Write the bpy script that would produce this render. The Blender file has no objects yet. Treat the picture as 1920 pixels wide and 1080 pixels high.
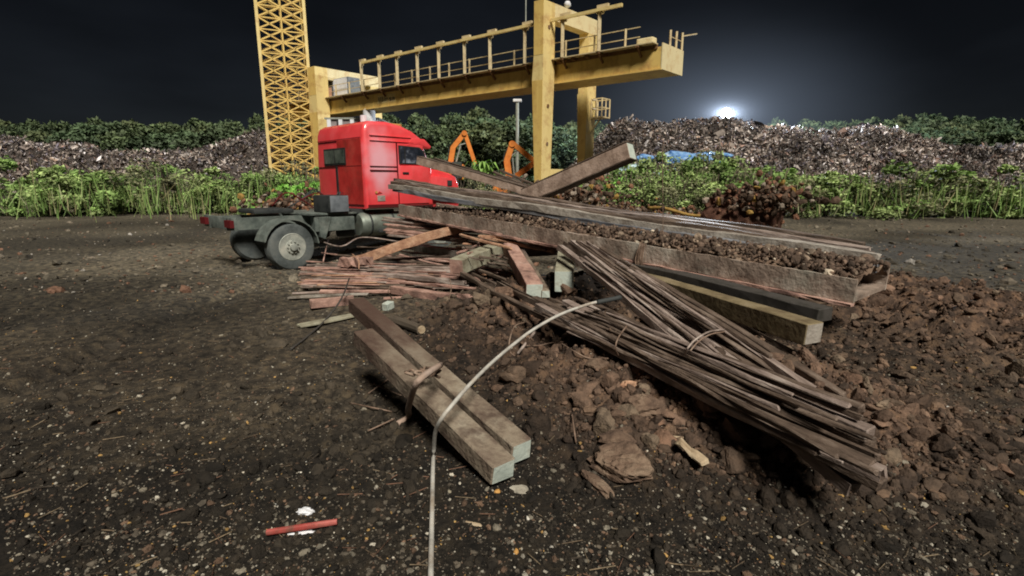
import bpy, bmesh, math, random
import numpy as np
from mathutils import Vector, Matrix
R = math.radians
rng = np.random.default_rng(7)
random.seed(7)
sc = bpy.context.scene
COL = sc.collection
# ---------------------------------------------------------------- camera model
PX, PITCH, EYE = 960.0, R(11.48), 1.7
def ray(px, py):
    u = (px - 960) / PX; v = (540 - py) / PX
    return u, math.cos(PITCH) + v * math.sin(PITCH), -math.sin(PITCH) + v * math.cos(PITCH)
def at(px, py, Y):
    a, b, c = ray(px, py); t = Y / b
    return Vector((a * t, Y, EYE + c * t))
def hp(px, py, z):
    a, b, c = ray(px, py); t = (z - EYE) / c
    return Vector((a * t, b * t, z))
# ---------------------------------------------------------------- noise / terrain
def _h(ix, iy, s):
    v = np.sin(ix * 127.1 + iy * 311.7 + s * 74.7) * 43758.5453
    return v - np.floor(v)
def vn(x, y, s=0):
    x = np.asarray(x, float); y = np.asarray(y, float)
    ix = np.floor(x); iy = np.floor(y); fx = x - ix; fy = y - iy
    fx = fx * fx * (3 - 2 * fx); fy = fy * fy * (3 - 2 * fy)
    a = _h(ix, iy, s); b = _h(ix + 1, iy, s); c = _h(ix, iy + 1, s); d = _h(ix + 1, iy + 1, s)
    return (a + (b - a) * fx + (c - a) * fy + (a - b - c + d) * fx * fy) * 2 - 1
def fbm(x, y, s=0, o=4):
    r = 0; a = 1.0
    for i in range(o):
        r = r + a * vn(x * 2 ** i + 13.7 * i, y * 2 ** i - 7.1 * i, s + i); a *= .5
    return r
def gs(x, y, cx, cy, sx, sy):
    return np.exp(-((x - cx) / sx) ** 2 - ((y - cy) / sy) ** 2)
def mound(x, y):
    m = .27 * gs(x, y, .85, 4.5, 1.0, .9) + .27 * gs(x, y, 1.7, 3.95, 1.1, .8) + .14 * gs(x, y, -.3, 5.6, .9, .8) + .26 * gs(x, y, 2.0, 3.1, .95, .55) + .1 * gs(x, y, .9, 3.2, .6, .4)
    m = m + .42 * gs(x, y, 2.2, 7.2, 2.6, 1.3) + .2 * gs(x, y, .2, 6.2, .9, .9) + .35 * gs(x, y, 5.2, 6.0, 2.2, 2.2)
    return m
def hgt(x, y):
    x = np.asarray(x, float); y = np.asarray(y, float)
    m = mound(x, y)
    near = np.clip((16 - y) / 6, 0, 1)
    z = m - .2 * gs(x, y, -5.6, 12.5, 3.2, 3.2) - .10 * gs(x, y, -1.05, 3.7, .6, .8)
    lump = (1 - np.abs(vn(x * 3.1, y * 3.1, 3))) ** 1.5 * .7 + np.abs(vn(x * 6.1, y * 6.1, 5)) * .5 + np.abs(vn(x * 13, y * 13, 6)) * .28 + np.abs(vn(x * 27, y * 27, 7)) * .12
    zr = x + .12 * y + .25 * np.sin(y * .35)
    rut = sum(np.exp(-((zr - c) / .16) ** 2) for c in (-5.4, -3.5, 6.6, 8.5)) * np.clip((y - 1) / 3, 0, 1)
    z = z - near * .09 * rut * (1 + .35 * np.sin(y * 26 + x * 9))
    k = np.clip(m * 3.2, 0, 1) + .55 * gs(x, y, -1.0, 3.6, .9, .9)
    z = z + near * (.018 * fbm(x * 1.3, y * 1.3, 1) + .012 * vn(x * 7, y * 7, 2) + .011 * vn(x * 17, y * 17, 9) + .24 * np.clip(k, 0, 1) * (lump - .66))
    z = z + np.clip((y - 20) / 40, 0, 1) * .5 * vn(x * .07, y * .07, 8)
    z = z + .3 * gs(x, y, 9, 27, 9, 5)
    return z
def H1(x, y): return float(hgt(np.array([x]), np.array([y]))[0])
def gp(px, py, off=0.0):
    a, b, c = ray(px, py); t = .8
    while t < 80:
        if EYE + c * t < H1(a * t, b * t) + off: break
        t += .02 if t < 14 else .2
    return Vector((a * t, b * t, EYE + c * t))
# ---------------------------------------------------------------- materials
def pmat(name, c1, c2=None, c3=None, scale=4., stretch=(1, 1, 1), rough=.8, bump=.3, bscale=None, metal=0., attr=None, p=(.35, .52, .7), dirt=None, dscale=2., damt=.5, coat=0., spec=.3, alpha=None):
    m = bpy.data.materials.new(name); m.use_nodes = True
    nt = m.node_tree; N = nt.nodes; L = nt.links
    b = N['Principled BSDF']; b.inputs['Roughness'].default_value = rough; b.inputs['Metallic'].default_value = metal
    b.inputs['Specular IOR Level'].default_value = spec
    if coat: b.inputs['Coat Weight'].default_value = coat; b.inputs['Coat Roughness'].default_value = .12
    tc = N.new('ShaderNodeTexCoord'); mp = N.new('ShaderNodeMapping'); mp.inputs['Scale'].default_value = stretch
    oi = N.new('ShaderNodeObjectInfo')
    ad = N.new('ShaderNodeVectorMath'); ad.operation = 'ADD'
    cm = N.new('ShaderNodeCombineXYZ'); mu = N.new('ShaderNodeMath'); mu.operation = 'MULTIPLY'; mu.inputs[1].default_value = 37.
    L.new(oi.outputs['Random'], mu.inputs[0]); L.new(mu.outputs[0], cm.inputs[0]); L.new(mu.outputs[0], cm.inputs[1])
    L.new(tc.outputs['Object'], mp.inputs[0]); L.new(mp.outputs[0], ad.inputs[0]); L.new(cm.outputs[0], ad.inputs[1])
    nz = N.new('ShaderNodeTexNoise'); nz.inputs['Scale'].default_value = scale; nz.inputs['Detail'].default_value = 8; nz.inputs['Roughness'].default_value = .65
    L.new(ad.outputs[0], nz.inputs['Vector'])
    c2 = c2 or c1; c3 = c3 or c2
    cr = N.new('ShaderNodeValToRGB'); e = cr.color_ramp.elements
    e[0].position = p[0]; e[0].color = (*c1, 1); e[1].position = p[2]; e[1].color = (*c3, 1)
    q = e.new(p[1]); q.color = (*c2, 1)
    L.new(nz.outputs[0], cr.inputs[0])
    out = cr.outputs[0]
    if attr:
        at_ = N.new('ShaderNodeAttribute'); at_.attribute_name = attr
        mx = N.new('ShaderNodeMix'); mx.data_type = 'RGBA'; mx.blend_type = 'MULTIPLY'; mx.inputs[0].default_value = 1
        L.new(at_.outputs['Color'], mx.inputs[6]); L.new(out, mx.inputs[7]); out = mx.outputs[2]
    if dirt:
        n2 = N.new('ShaderNodeTexNoise'); n2.inputs['Scale'].default_value = dscale; n2.inputs['Detail'].default_value = 9; n2.inputs['Roughness'].default_value = .7
        L.new(tc.outputs['Object'], n2.inputs['Vector'])
        mr = N.new('ShaderNodeMapRange'); mr.inputs[1].default_value = .5; mr.inputs[2].default_value = .68; mr.inputs[4].default_value = damt
        L.new(n2.outputs[0], mr.inputs[0])
        m2 = N.new('ShaderNodeMix'); m2.data_type = 'RGBA'; L.new(mr.outputs[0], m2.inputs[0]); L.new(out, m2.inputs[6]); m2.inputs[7].default_value = (*dirt, 1)
        out = m2.outputs[2]
    L.new(out, b.inputs['Base Color'])
    if bump:
        n3 = N.new('ShaderNodeTexNoise'); n3.inputs['Scale'].default_value = bscale or scale * 5; n3.inputs['Detail'].default_value = 6
        L.new(ad.outputs[0], n3.inputs['Vector'])
        bp = N.new('ShaderNodeBump'); bp.inputs['Strength'].default_value = bump; bp.inputs['Distance'].default_value = .02
        L.new(n3.outputs[0], bp.inputs['Height']); L.new(bp.outputs[0], b.inputs['Normal'])
    return m
M = {}
M['soil'] = pmat('soil', (.35, .35, .35), (.9, .9, .9), (1.8, 1.7, 1.5), scale=9, rough=.92, bump=1., bscale=45, attr='Col', p=(.38, .5, .62))
M['clod'] = pmat('clods', (.55, .55, .55), (1, 1, 1), (1.4, 1.35, 1.3), scale=14, rough=.88, bump=.6, bscale=70, attr='Col')
M['leaf'] = pmat('leaves', (.8, .8, .8), (1, 1, 1), (1.15, 1.15, 1.1), scale=.6, rough=.65, bump=0, attr='Col')
M['scrap'] = pmat('mixed_scrap', (.6, .6, .6), (1, 1, 1), (1.2, 1.2, 1.2), scale=.8, rough=.6, bump=0, attr='Col')
M['billet'] = pmat('weathered_billet', (.12, .085, .065), (.24, .195, .145), (.33, .29, .225), scale=4, stretch=(.9, 1.2, 1.2), rough=.75, bump=.6, bscale=30, dirt=(.07, .045, .035), dscale=5, damt=.85)
M['brown'] = pmat('muddy_brown_steel', (.2, .14, .105), (.36, .265, .21), (.46, .36, .3), scale=4, rough=.8, bump=.5, bscale=25, dirt=(.1, .065, .05), dscale=3)
M['billet_end'] = pmat('cut_billet_end', (.38, .44, .4), (.5, .56, .5), (.36, .36, .3), scale=7, rough=.7, bump=.3)
M['rust'] = pmat('orange_rust', (.26, .13, .08), (.46, .27, .17), (.56, .38, .26), scale=5, rough=.85, bump=.7, bscale=40, dirt=(.17, .08, .055), dscale=5, damt=.7)
M['rustpink'] = pmat('pinkish_rust', (0.213, 0.125, 0.106), (0.413, 0.250, 0.200), (0.525, 0.362, 0.300), scale=4, stretch=(.7, 1.5, 1.5), rough=.8, bump=.5, bscale=30, dirt=(.07, .045, .035), dscale=3, damt=.7)
M['rod'] = pmat('brown_steel', (.06, .044, .034), (.135, .098, .075), (.27, .215, .175), scale=5, stretch=(.6, 2, 2), rough=.6, bump=.5, bscale=40, metal=.1, dirt=(.06, .043, .033), dscale=3, damt=.6)
M['rodlight'] = pmat('pale_scaled_steel', (0.162, 0.121, 0.101), (0.324, 0.257, 0.223), (0.540, 0.472, 0.419), scale=4, stretch=(.6, 2, 2), rough=.6, bump=.4, bscale=40, metal=.1, dirt=(.06, .04, .03), dscale=3, damt=.6)
M['bluegrey'] = pmat('blue_grey_steel', (0.130, 0.143, 0.169), (0.286, 0.299, 0.325), (0.520, 0.520, 0.520), scale=3, stretch=(.2, 4, 4), rough=.5, bump=.3, metal=.3, dirt=(.08, .06, .05), dscale=2, damt=.6)
M['trough'] = pmat('muddy_steel', (0.160, 0.120, 0.096), (0.320, 0.248, 0.200), (0.528, 0.464, 0.400), scale=3, stretch=(1, 1, 1), rough=.8, bump=.6, bscale=25, dirt=(.3, .33, .28), dscale=1.4, damt=.55)
M['olive'] = pmat('olive_tan_paint', (.13, .1, .055), (.22, .175, .1), (.28, .23, .15), scale=4, rough=.75, bump=.4, dirt=(.08, .05, .035), dscale=5)
M['olivegrey'] = pmat('greenish_grey_steel', (0.184, 0.161, 0.115), (0.310, 0.299, 0.218), (0.391, 0.380, 0.299), scale=5, rough=.75, bump=.4, dirt=(.1, .07, .045), dscale=5)
M['palegrey'] = pmat('pale_grey_slab', (.2, .17, .14), (.34, .31, .27), (.42, .39, .34), scale=6, rough=.8, bump=.5, dirt=(.12, .08, .06), dscale=5)
def crane_mat(name, c, cd, rust):
    m = pmat(name, cd, c, c, scale=1.2, stretch=(1, 1, .12), rough=.6, bump=.15, p=(.3, .5, .7), dirt=rust, dscale=1.1, damt=.6)
    return m
M['yellow'] = crane_mat('crane_yellow_paint', (.74, .53, .17), (.6, .4, .11), (.36, .16, .06))
M['yellowp'] = crane_mat('pale_or_lit_yellow', (.76, .61, .27), (.64, .49, .19), (.4, .2, .08))  # crane legs: light on their right-facing sides put into a paler yellow
M['cream'] = crane_mat('cream_or_lit_yellow', (.75, .66, .4), (.66, .52, .28), (.5, .3, .12))  # light on the end plate and right portal beam put into the colour
M['rail'] = pmat('rail_paint', (.4, .3, .17), (.6, .5, .3), scale=2, rough=.6, bump=0)
M['gratedark'] = pmat('rusty_bracket', (.1, .05, .025), (.2, .11, .05), scale=2, rough=.8, bump=0)
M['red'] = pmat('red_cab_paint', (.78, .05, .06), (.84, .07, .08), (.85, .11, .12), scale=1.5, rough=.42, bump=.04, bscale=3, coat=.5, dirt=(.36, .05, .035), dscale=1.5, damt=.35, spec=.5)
def stain_or_sheen(m, c, rad, colr, amt):
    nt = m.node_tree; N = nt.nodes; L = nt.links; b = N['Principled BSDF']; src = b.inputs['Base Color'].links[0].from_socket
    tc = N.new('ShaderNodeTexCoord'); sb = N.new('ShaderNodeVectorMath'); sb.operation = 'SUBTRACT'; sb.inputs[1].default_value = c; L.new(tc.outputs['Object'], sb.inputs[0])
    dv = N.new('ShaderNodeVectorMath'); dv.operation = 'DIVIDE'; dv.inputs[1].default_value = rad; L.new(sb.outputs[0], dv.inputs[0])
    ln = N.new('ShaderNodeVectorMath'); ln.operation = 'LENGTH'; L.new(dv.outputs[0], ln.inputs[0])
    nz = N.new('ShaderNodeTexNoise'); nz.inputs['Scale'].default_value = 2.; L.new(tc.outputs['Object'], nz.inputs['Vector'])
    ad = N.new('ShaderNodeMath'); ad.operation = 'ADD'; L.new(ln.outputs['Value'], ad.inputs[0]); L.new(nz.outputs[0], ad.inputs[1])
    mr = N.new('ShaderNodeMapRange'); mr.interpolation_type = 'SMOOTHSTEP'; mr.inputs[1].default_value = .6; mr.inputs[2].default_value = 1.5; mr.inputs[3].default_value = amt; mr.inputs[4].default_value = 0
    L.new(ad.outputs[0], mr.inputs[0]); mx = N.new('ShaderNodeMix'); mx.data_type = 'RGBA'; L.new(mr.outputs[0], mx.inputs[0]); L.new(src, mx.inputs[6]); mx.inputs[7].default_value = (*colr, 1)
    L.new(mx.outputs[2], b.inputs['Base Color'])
stain_or_sheen(M['billet'], (2.45, 0, 0), (1.75, 2, 2), (.075, .043, .033), .92)
stain_or_sheen(M['red'], (.45, 0, 2.2), (.62, .5, 1.15), (.8, .45, .52), .85)  # soft pinkish reflection on the near cab side, painted into the red
M['reddull'] = pmat('chalky_red_paint', (.34, .02, .018), (.5, .035, .03), (.56, .07, .055), scale=2, rough=.55, bump=.1, coat=.1, dirt=(.22, .035, .025), dscale=2, damt=.7)
M['redseam'] = pmat('dark_red_seam', (.1, .004, .006), rough=.7, bump=0)
M['pink'] = pmat('pink_sheen_panel', (.6, .2, .24), (.68, .3, .36), (.6, .1, .12), scale=1.6, rough=.25, bump=.03, coat=.8)  # reflected sheen of the cab side as a painted pink; not assigned
M['black'] = pmat('black_rubber_seal', (.012, .012, .012), (.03, .03, .03), rough=.6, bump=0)
M['glass'] = pmat('dusty_dark_glass', (.03, .04, .035), (.09, .11, .09), (.16, .18, .15), scale=3, rough=.2, bump=0, spec=.6)
M['glassd'] = pmat('dark_side_glass', (.01, .014, .02), (.03, .035, .05), (.3, .34, .42), scale=2.5, rough=.12, bump=0, spec=.8, p=(.4, .55, .72))
M['tyre'] = pmat('dusty_tyre', (.05, .06, .06), (.1, .115, .115), (.15, .16, .15), scale=3, rough=.9, bump=.3)
M['rim'] = pmat('dusty_rim', (.22, .24, .22), (.38, .4, .36), (.5, .5, .44), scale=5, rough=.6, metal=.2, bump=.2)
M['chassis'] = pmat('dusty_chassis', (.06, .075, .07), (.13, .155, .14), (.2, .22, .2), scale=3, rough=.8, bump=.3, dirt=(.04, .035, .03), dscale=3)
M['tank'] = pmat('dusty_fuel_tank', (.12, .14, .12), (.2, .23, .2), (.34, .34, .3), scale=2, rough=.5, metal=.4, bump=.1, dirt=(.1, .09, .07), dscale=3)
M['dark'] = pmat('dark_plastic', (.015, .018, .02), (.04, .045, .045), rough=.7, bump=.1)
M['greybox'] = pmat('grey_plastic', (.1, .115, .13), (.16, .18, .2), (.2, .22, .24), rough=.6, bump=.1)
M['orange'] = pmat('orange_paint', (.6, .17, .03), (.75, .25, .05), scale=1, rough=.5, bump=0, dirt=(.3, .1, .03), dscale=.8)
M['white'] = pmat('white_paint', (.6, .6, .62), (.78, .8, .84), scale=1, rough=.6, bump=0)
M['wall'] = pmat('grey_cladding', (.2, .17, .17), (.3, .26, .26), scale=.5, rough=.8, bump=0)
M['blue'] = pmat('crushed_blue_paint', (.05, .14, .4), (.16, .34, .62), (.5, .6, .7), scale=2, rough=.45, bump=.2)
M['paleblue'] = pmat('pale_blue_paint', (.25, .42, .5), (.45, .62, .68), (.6, .7, .72), scale=1.5, rough=.45, bump=.2)
M['galv'] = pmat('galvanised_pole', (.2, .22, .2), (.32, .34, .3), scale=2, rough=.6, bump=0)
M['hose'] = pmat('pale_grey_hose', (.34, .33, .3), (.5, .49, .45), (.42, .36, .28), scale=6, rough=.5, bump=.15, dirt=(.2, .14, .09), dscale=4, damt=.7)
M['wire'] = pmat('rusty_wire', (.1, .065, .045), (.22, .15, .11), (.33, .25, .19), scale=8, rough=.7, bump=0)
M['wired'] = pmat('dark_cable', (.035, .033, .028), (.06, .055, .05), scale=8, rough=.7, bump=0)
M['wood'] = pmat('split_pale_wood', (.22, .15, .09), (.42, .33, .22), (.55, .46, .33), scale=5, stretch=(.4, 3, 3), rough=.85, bump=.5)
M['stone'] = pmat('pale_stone', (.22, .2, .16), (.4, .37, .3), (.5, .47, .4), scale=6, rough=.85, bump=.5)
M['ostone'] = pmat('orange_stone', (.35, .17, .04), (.55, .3, .09), scale=8, rough=.8, bump=.4)
M['earth'] = pmat('caked_earth', (0.069, 0.045, 0.033), (0.150, 0.100, 0.070), (0.263, 0.194, 0.138), scale=6, rough=.95, bump=.9, bscale=30, p=(.36, .5, .66))
M['redpipe'] = pmat('red_plastic', (.34, .06, .05), (.44, .12, .1), rough=.6, bump=.1, dirt=(.12, .07, .05), dscale=14, damt=.8)
M['bark'] = pmat('tree_bark', (.05, .04, .03), (.1, .08, .06), scale=3, rough=.9, bump=0)
# ---------------------------------------------------------------- object helpers
def link(name, me, mats, parent=None, loc=None, rot=None):
    o = bpy.data.objects.new(name, me); COL.objects.link(o)
    for m in (mats if isinstance(mats, (list, tuple)) else [mats]):
        if m is not None and len(me.materials) < len(mats if isinstance(mats, (list, tuple)) else [mats]): me.materials.append(M[m] if isinstance(m, str) else m)
    if parent: o.parent = parent
    if loc is not None: o.location = loc
    if rot is not None: o.rotation_euler = rot
    return o
def tag(o, label=None, cat=None, group=None, kind=None):
    if label: o['label'] = label
    if cat: o['category'] = cat
    if group: o['group'] = group
    if kind: o['kind'] = kind
    return o
def thing(name, label, cat, loc=(0, 0, 0), rz=0, group=None):
    o = bpy.data.objects.new(name, None); COL.objects.link(o); o.location = loc; o.rotation_euler = (0, 0, rz)
    o.empty_display_size = .2
    return tag(o, label, cat, group)
class MB:
    def __init__(s): s.b = bmesh.new()
    def box(s, x0, x1, y0, y1, z0, z1, mi=0):
        v = [s.b.verts.new(c) for c in ((x0, y0, z0), (x1, y0, z0), (x1, y1, z0), (x0, y1, z0), (x0, y0, z1), (x1, y0, z1), (x1, y1, z1), (x0, y1, z1))]
        for f in ((0, 3, 2, 1), (4, 5, 6, 7), (0, 1, 5, 4), (1, 2, 6, 5), (2, 3, 7, 6), (3, 0, 4, 7)):
            s.b.faces.new([v[i] for i in f]).material_index = mi
        return s
    def hexa(s, p):  # 8 points, bottom 4 then top 4
        v = [s.b.verts.new(c) for c in p]
        for f in ((0, 3, 2, 1), (4, 5, 6, 7), (0, 1, 5, 4), (1, 2, 6, 5), (2, 3, 7, 6), (3, 0, 4, 7)):
            s.b.faces.new([v[i] for i in f])
        return s
    def bar(s, a, b, w, h=None, n=4):
        a = Vector(a); b = Vector(b); h = h or w; d = (b - a).normalized()
        u = Vector((0, 0, 1)) if abs(d.z) < .95 else Vector((1, 0, 0))
        sx = d.cross(u).normalized(); sy = sx.cross(d).normalized()
        r = [[], []]
        for k, pnt in enumerate((a, b)):
            for i in range(n):
                t = 2 * math.pi * (i + .5) / n; q = 1 / math.cos(math.pi / n)
                r[k].append(s.b.verts.new(pnt + sx * math.cos(t) * w / 2 * q + sy * math.sin(t) * h / 2 * q))
        for i in range(n): s.b.faces.new((r[0][i], r[0][(i + 1) % n], r[1][(i + 1) % n], r[1][i]))
        s.b.faces.new(r[0][::-1]); s.b.faces.new(r[1])
        return s
    def tube(s, pts, rad, n=8, cr=4):
        pts = [Vector(p) for p in pts]; P = []
        q = [pts[0] * 2 - pts[1]] + pts + [pts[-1] * 2 - pts[-2]]
        for i in range(1, len(q) - 2):
            for k in range(cr):
                t = k / cr; a, b, c, d = q[i - 1:i + 3]
                P.append(.5 * ((2 * b) + (c - a) * t + (2 * a - 5 * b + 4 * c - d) * t * t + (3 * b - a - 3 * c + d) * t ** 3))
        P.append(pts[-1]); rings = []
        for i, p in enumerate(P):
            d = (P[min(i + 1, len(P) - 1)] - P[max(i - 1, 0)]).normalized()
            u = Vector((0, 0, 1)) if abs(d.z) < .9 else Vector((0, 1, 0))
            sx = d.cross(u).normalized(); sy = sx.cross(d)
            rings.append([s.b.verts.new(p + (sx * math.cos(2 * math.pi * j / n) + sy * math.sin(2 * math.pi * j / n)) * rad) for j in range(n)])
        for a, b in zip(rings, rings[1:]):
            for j in range(n): s.b.faces.new((a[j], a[(j + 1) % n], b[(j + 1) % n], b[j])).smooth = True
        s.b.faces.new(rings[0][::-1]); s.b.faces.new(rings[-1])
        return s
    def lathe(s, prof, c=(0, 0, 0), ax='y', n=32):
        rings = []
        for (r, h) in prof:
            ring = []
            for i in range(n):
                t = 2 * math.pi * i / n; a, b = r * math.cos(t), r * math.sin(t)
                p = {'y': (a, h, b), 'x': (h, a, b), 'z': (a, b, h)}[ax]
                ring.append(s.b.verts.new((p[0] + c[0], p[1] + c[1], p[2] + c[2])))
            rings.append(ring)
        for A, B in zip(rings, rings[1:]):
            for i in range(n): s.b.faces.new((A[i], A[(i + 1) % n], B[(i + 1) % n], B[i])).smooth = True
        s.b.faces.new(rings[0][::-1]); s.b.faces.new(rings[-1])
        return s
    def poly(s, pts, y0, y1):  # x,z outline extruded over y
        a = [s.b.verts.new((x, y0, z)) for x, z in pts]; b = [s.b.verts.new((x, y1, z)) for x, z in pts]
        n = len(pts)
        for i in range(n): s.b.faces.new((a[i], a[(i + 1) % n], b[(i + 1) % n], b[i]))
        s.b.faces.new(a[::-1]); s.b.faces.new(b)
        return s
    def bevel(s, w, seg=2, ang=25):
        bmesh.ops.recalc_face_normals(s.b, faces=s.b.faces)
        es = [e for e in s.b.edges if len(e.link_faces) == 2 and e.calc_face_angle(0) > R(ang)]
        bmesh.ops.bevel(s.b, geom=es, offset=w, segments=seg, affect='EDGES', profile=.6, clamp_overlap=True)
        return s
    def build(s, name, mats, parent=None, loc=None, rot=None, smooth=False):
        bmesh.ops.recalc_face_normals(s.b, faces=s.b.faces)
        if smooth:
            for f in s.b.faces: f.smooth = True
        me = bpy.data.meshes.new(name); s.b.to_mesh(me); s.b.free()
        if smooth: me.set_sharp_from_angle(angle=R(35))
        return link(name, me, mats, parent, loc, rot)
def np_mesh(name, verts, faces, cols=None, smooth=False):
    """faces: (n,k) int array"""
    me = bpy.data.meshes.new(name); nf, k = faces.shape
    me.vertices.add(len(verts)); me.vertices.foreach_set('co', np.ascontiguousarray(verts, dtype=np.float32).ravel())
    me.loops.add(nf * k); me.loops.foreach_set('vertex_index', faces.astype(np.int32).ravel())
    me.polygons.add(nf); me.polygons.foreach_set('loop_start', np.arange(0, nf * k, k, dtype=np.int32))
    me.polygons.foreach_set('use_smooth', np.full(nf, smooth))
    me.update(calc_edges=True)
    if cols is not None:
        ca = me.color_attributes.new('Col', 'FLOAT_COLOR', 'POINT')
        c4 = np.ones((len(verts), 4), np.float32); c4[:, :3] = cols; ca.data.foreach_set('color', c4.ravel())
    return me
def rand_rot(n, tilt=None):
    if tilt is None:
        q = rng.normal(size=(n, 4)); q /= np.linalg.norm(q, axis=1)[:, None]
    else:
        yaw = rng.uniform(0, 2 * np.pi, n) / 2; ax = rng.normal(size=(n, 2)); ax /= np.linalg.norm(ax, axis=1)[:, None]
        th = rng.normal(0, tilt, n) / 2
        w1, z1 = np.cos(yaw), np.sin(yaw); w2, x2, y2 = np.cos(th), ax[:, 0] * np.sin(th), ax[:, 1] * np.sin(th)
        q = np.stack([w2 * w1, x2 * w1 + y2 * z1, y2 * w1 - x2 * z1, w2 * z1], 1)
    w, x, y, z = q.T
    return np.stack([1 - 2 * (y * y + z * z), 2 * (x * y - w * z), 2 * (x * z + w * y), 2 * (x * y + w * z), 1 - 2 * (x * x + z * z), 2 * (y * z - w * x), 2 * (x * z - w * y), 2 * (y * z + w * x), 1 - 2 * (x * x + y * y)], 1).reshape(n, 3, 3)
def scatter(bases, pos, scl, rot, cols):
    """bases: list of (verts, faces) with same counts"""
    n = len(pos); k = rng.integers(0, len(bases), n)
    V = np.stack([b[0] for b in bases])[k]; F = bases[0][1]
    V = V * scl[:, None, :]; V = np.einsum('nij,nvj->nvi', rot, V) + pos[:, None, :]
    nv = V.shape[1]
    faces = (F[None] + (np.arange(n) * nv)[:, None, None]).reshape(-1, F.shape[1])
    return V.reshape(-1, 3), faces, np.repeat(cols, nv, axis=0)
def ico(sub, amp, seed, sharp=False):
    b = bmesh.new(); bmesh.ops.create_icosphere(b, subdivisions=sub, radius=1)
    r = np.random.default_rng(seed)
    v = np.array([x.co[:] for x in b.verts]); f = np.array([[q.index for q in p.verts] for p in b.faces]); b.free()
    off = r.uniform(0, 50, 3)
    d = sum(np.sin(v @ r.normal(0, w, 3) + r.uniform(0, 6)) * a for w, a in ((1.5, .5), (2.5, .4), (4.5, .25), (7, .15)))
    v = v * (1 + amp * d)[:, None] * (1 + r.uniform(-amp, amp, (len(v), 1)) * .35)
    for _ in range(4):   # chop flat facets
        nn = r.normal(size=3); nn /= np.linalg.norm(nn); h = r.uniform(.5, .85); t = v @ nn
        v = v - np.clip(t - h, 0, None)[:, None] * nn * .9
    return v, f
# ---------------------------------------------------------------- world, camera, lights
SUN_EL, SUN_AZ = R(49), R(163)          # azimuth measured clockwise from +Y
w = bpy.data.worlds.new("World"); sc.world = w; w.use_nodes = True
wn = w.node_tree; bg = wn.nodes['Background']
sk = wn.nodes.new('ShaderNodeTexSky'); sk.sky_type = 'NISHITA'; sk.sun_disc = False
sk.sun_elevation = SUN_EL; sk.sun_rotation = SUN_AZ; sk.air_density = .7; sk.dust_density = .4
hs = wn.nodes.new('ShaderNodeHueSaturation'); hs.inputs['Saturation'].default_value = .62
tcw = wn.nodes.new('ShaderNodeTexCoord'); ncl = wn.nodes.new('ShaderNodeTexNoise'); ncl.inputs['Scale'].default_value = 2.2; ncl.inputs['Detail'].default_value = 4
mpw = wn.nodes.new('ShaderNodeMapping'); mpw.inputs['Scale'].default_value = (1, 1, 3)
wn.links.new(tcw.outputs['Generated'], mpw.inputs[0]); wn.links.new(mpw.outputs[0], ncl.inputs['Vector'])
mrw = wn.nodes.new('ShaderNodeMapRange'); mrw.inputs[1].default_value = .35; mrw.inputs[2].default_value = .7; mrw.inputs[3].default_value = .0016; mrw.inputs[4].default_value = .0032
wn.links.new(ncl.outputs[0], mrw.inputs[0]); wn.links.new(mrw.outputs[0], bg.inputs['Strength'])
wn.links.new(sk.outputs[0], hs.inputs['Color']); wn.links.new(hs.outputs[0], bg.inputs['Color'])
cam = bpy.data.cameras.new('camera'); co = bpy.data.objects.new('camera', cam); COL.objects.link(co)
cam.sensor_width = 36; cam.lens = 18; cam.clip_end = 2000; cam.clip_start = .05
co.location = (0, 0, EYE); co.rotation_euler = (R(90) - PITCH, 0, 0); sc.camera = co
sd = Vector((math.sin(SUN_AZ) * math.cos(SUN_EL), math.cos(SUN_AZ) * math.cos(SUN_EL), math.sin(SUN_EL)))
sl = bpy.data.lights.new('sun', 'SUN'); sl.energy = 4.7; sl.angle = R(15); sl.color = (1, .93, .82)
so = bpy.data.objects.new('sun', sl); COL.objects.link(so); so.rotation_euler = sd.to_track_quat('Z', 'Y').to_euler()
sc.view_settings.view_transform = 'Standard'; sc.view_settings.look = 'None'; sc.view_settings.exposure = 0
sc.cycles.filter_width = 1.9
sc.cycles.max_bounces = 5
sc.cycles.volume_step_rate = 1.5
# ---------------------------------------------------------------- ground
def axis(segs):
    out = []
    for a, b, st in segs: out.append(np.arange(a, b, st))
    out.append([segs[-1][1]]); return np.concatenate(out)
gx = axis([(-420, -60, 30), (-60, -16, 2), (-16, -5, .3), (-5, -2.6, .06), (-2.6, 3.4, .028), (3.4, 6, .06), (6, 16, .3), (16, 60, 2), (60, 420, 30)])
gy = axis([(-12, .8, .4), (.8, 5.6, .028), (5.6, 10, .06), (10, 16, .2), (16, 60, 1.2), (60, 200, 8), (200, 900, 50)])
X, Y = np.meshgrid(gx, gy); Z = hgt(X, Y)
verts = np.stack([X.ravel(), Y.ravel(), Z.ravel()], 1)
nx, ny = len(gx), len(gy); I = np.arange(nx * ny).reshape(ny, nx)
faces = np.stack([I[:-1, :-1].ravel(), I[:-1, 1:].ravel(), I[1:, 1:].ravel(), I[1:, :-1].ravel()], 1)
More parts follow.
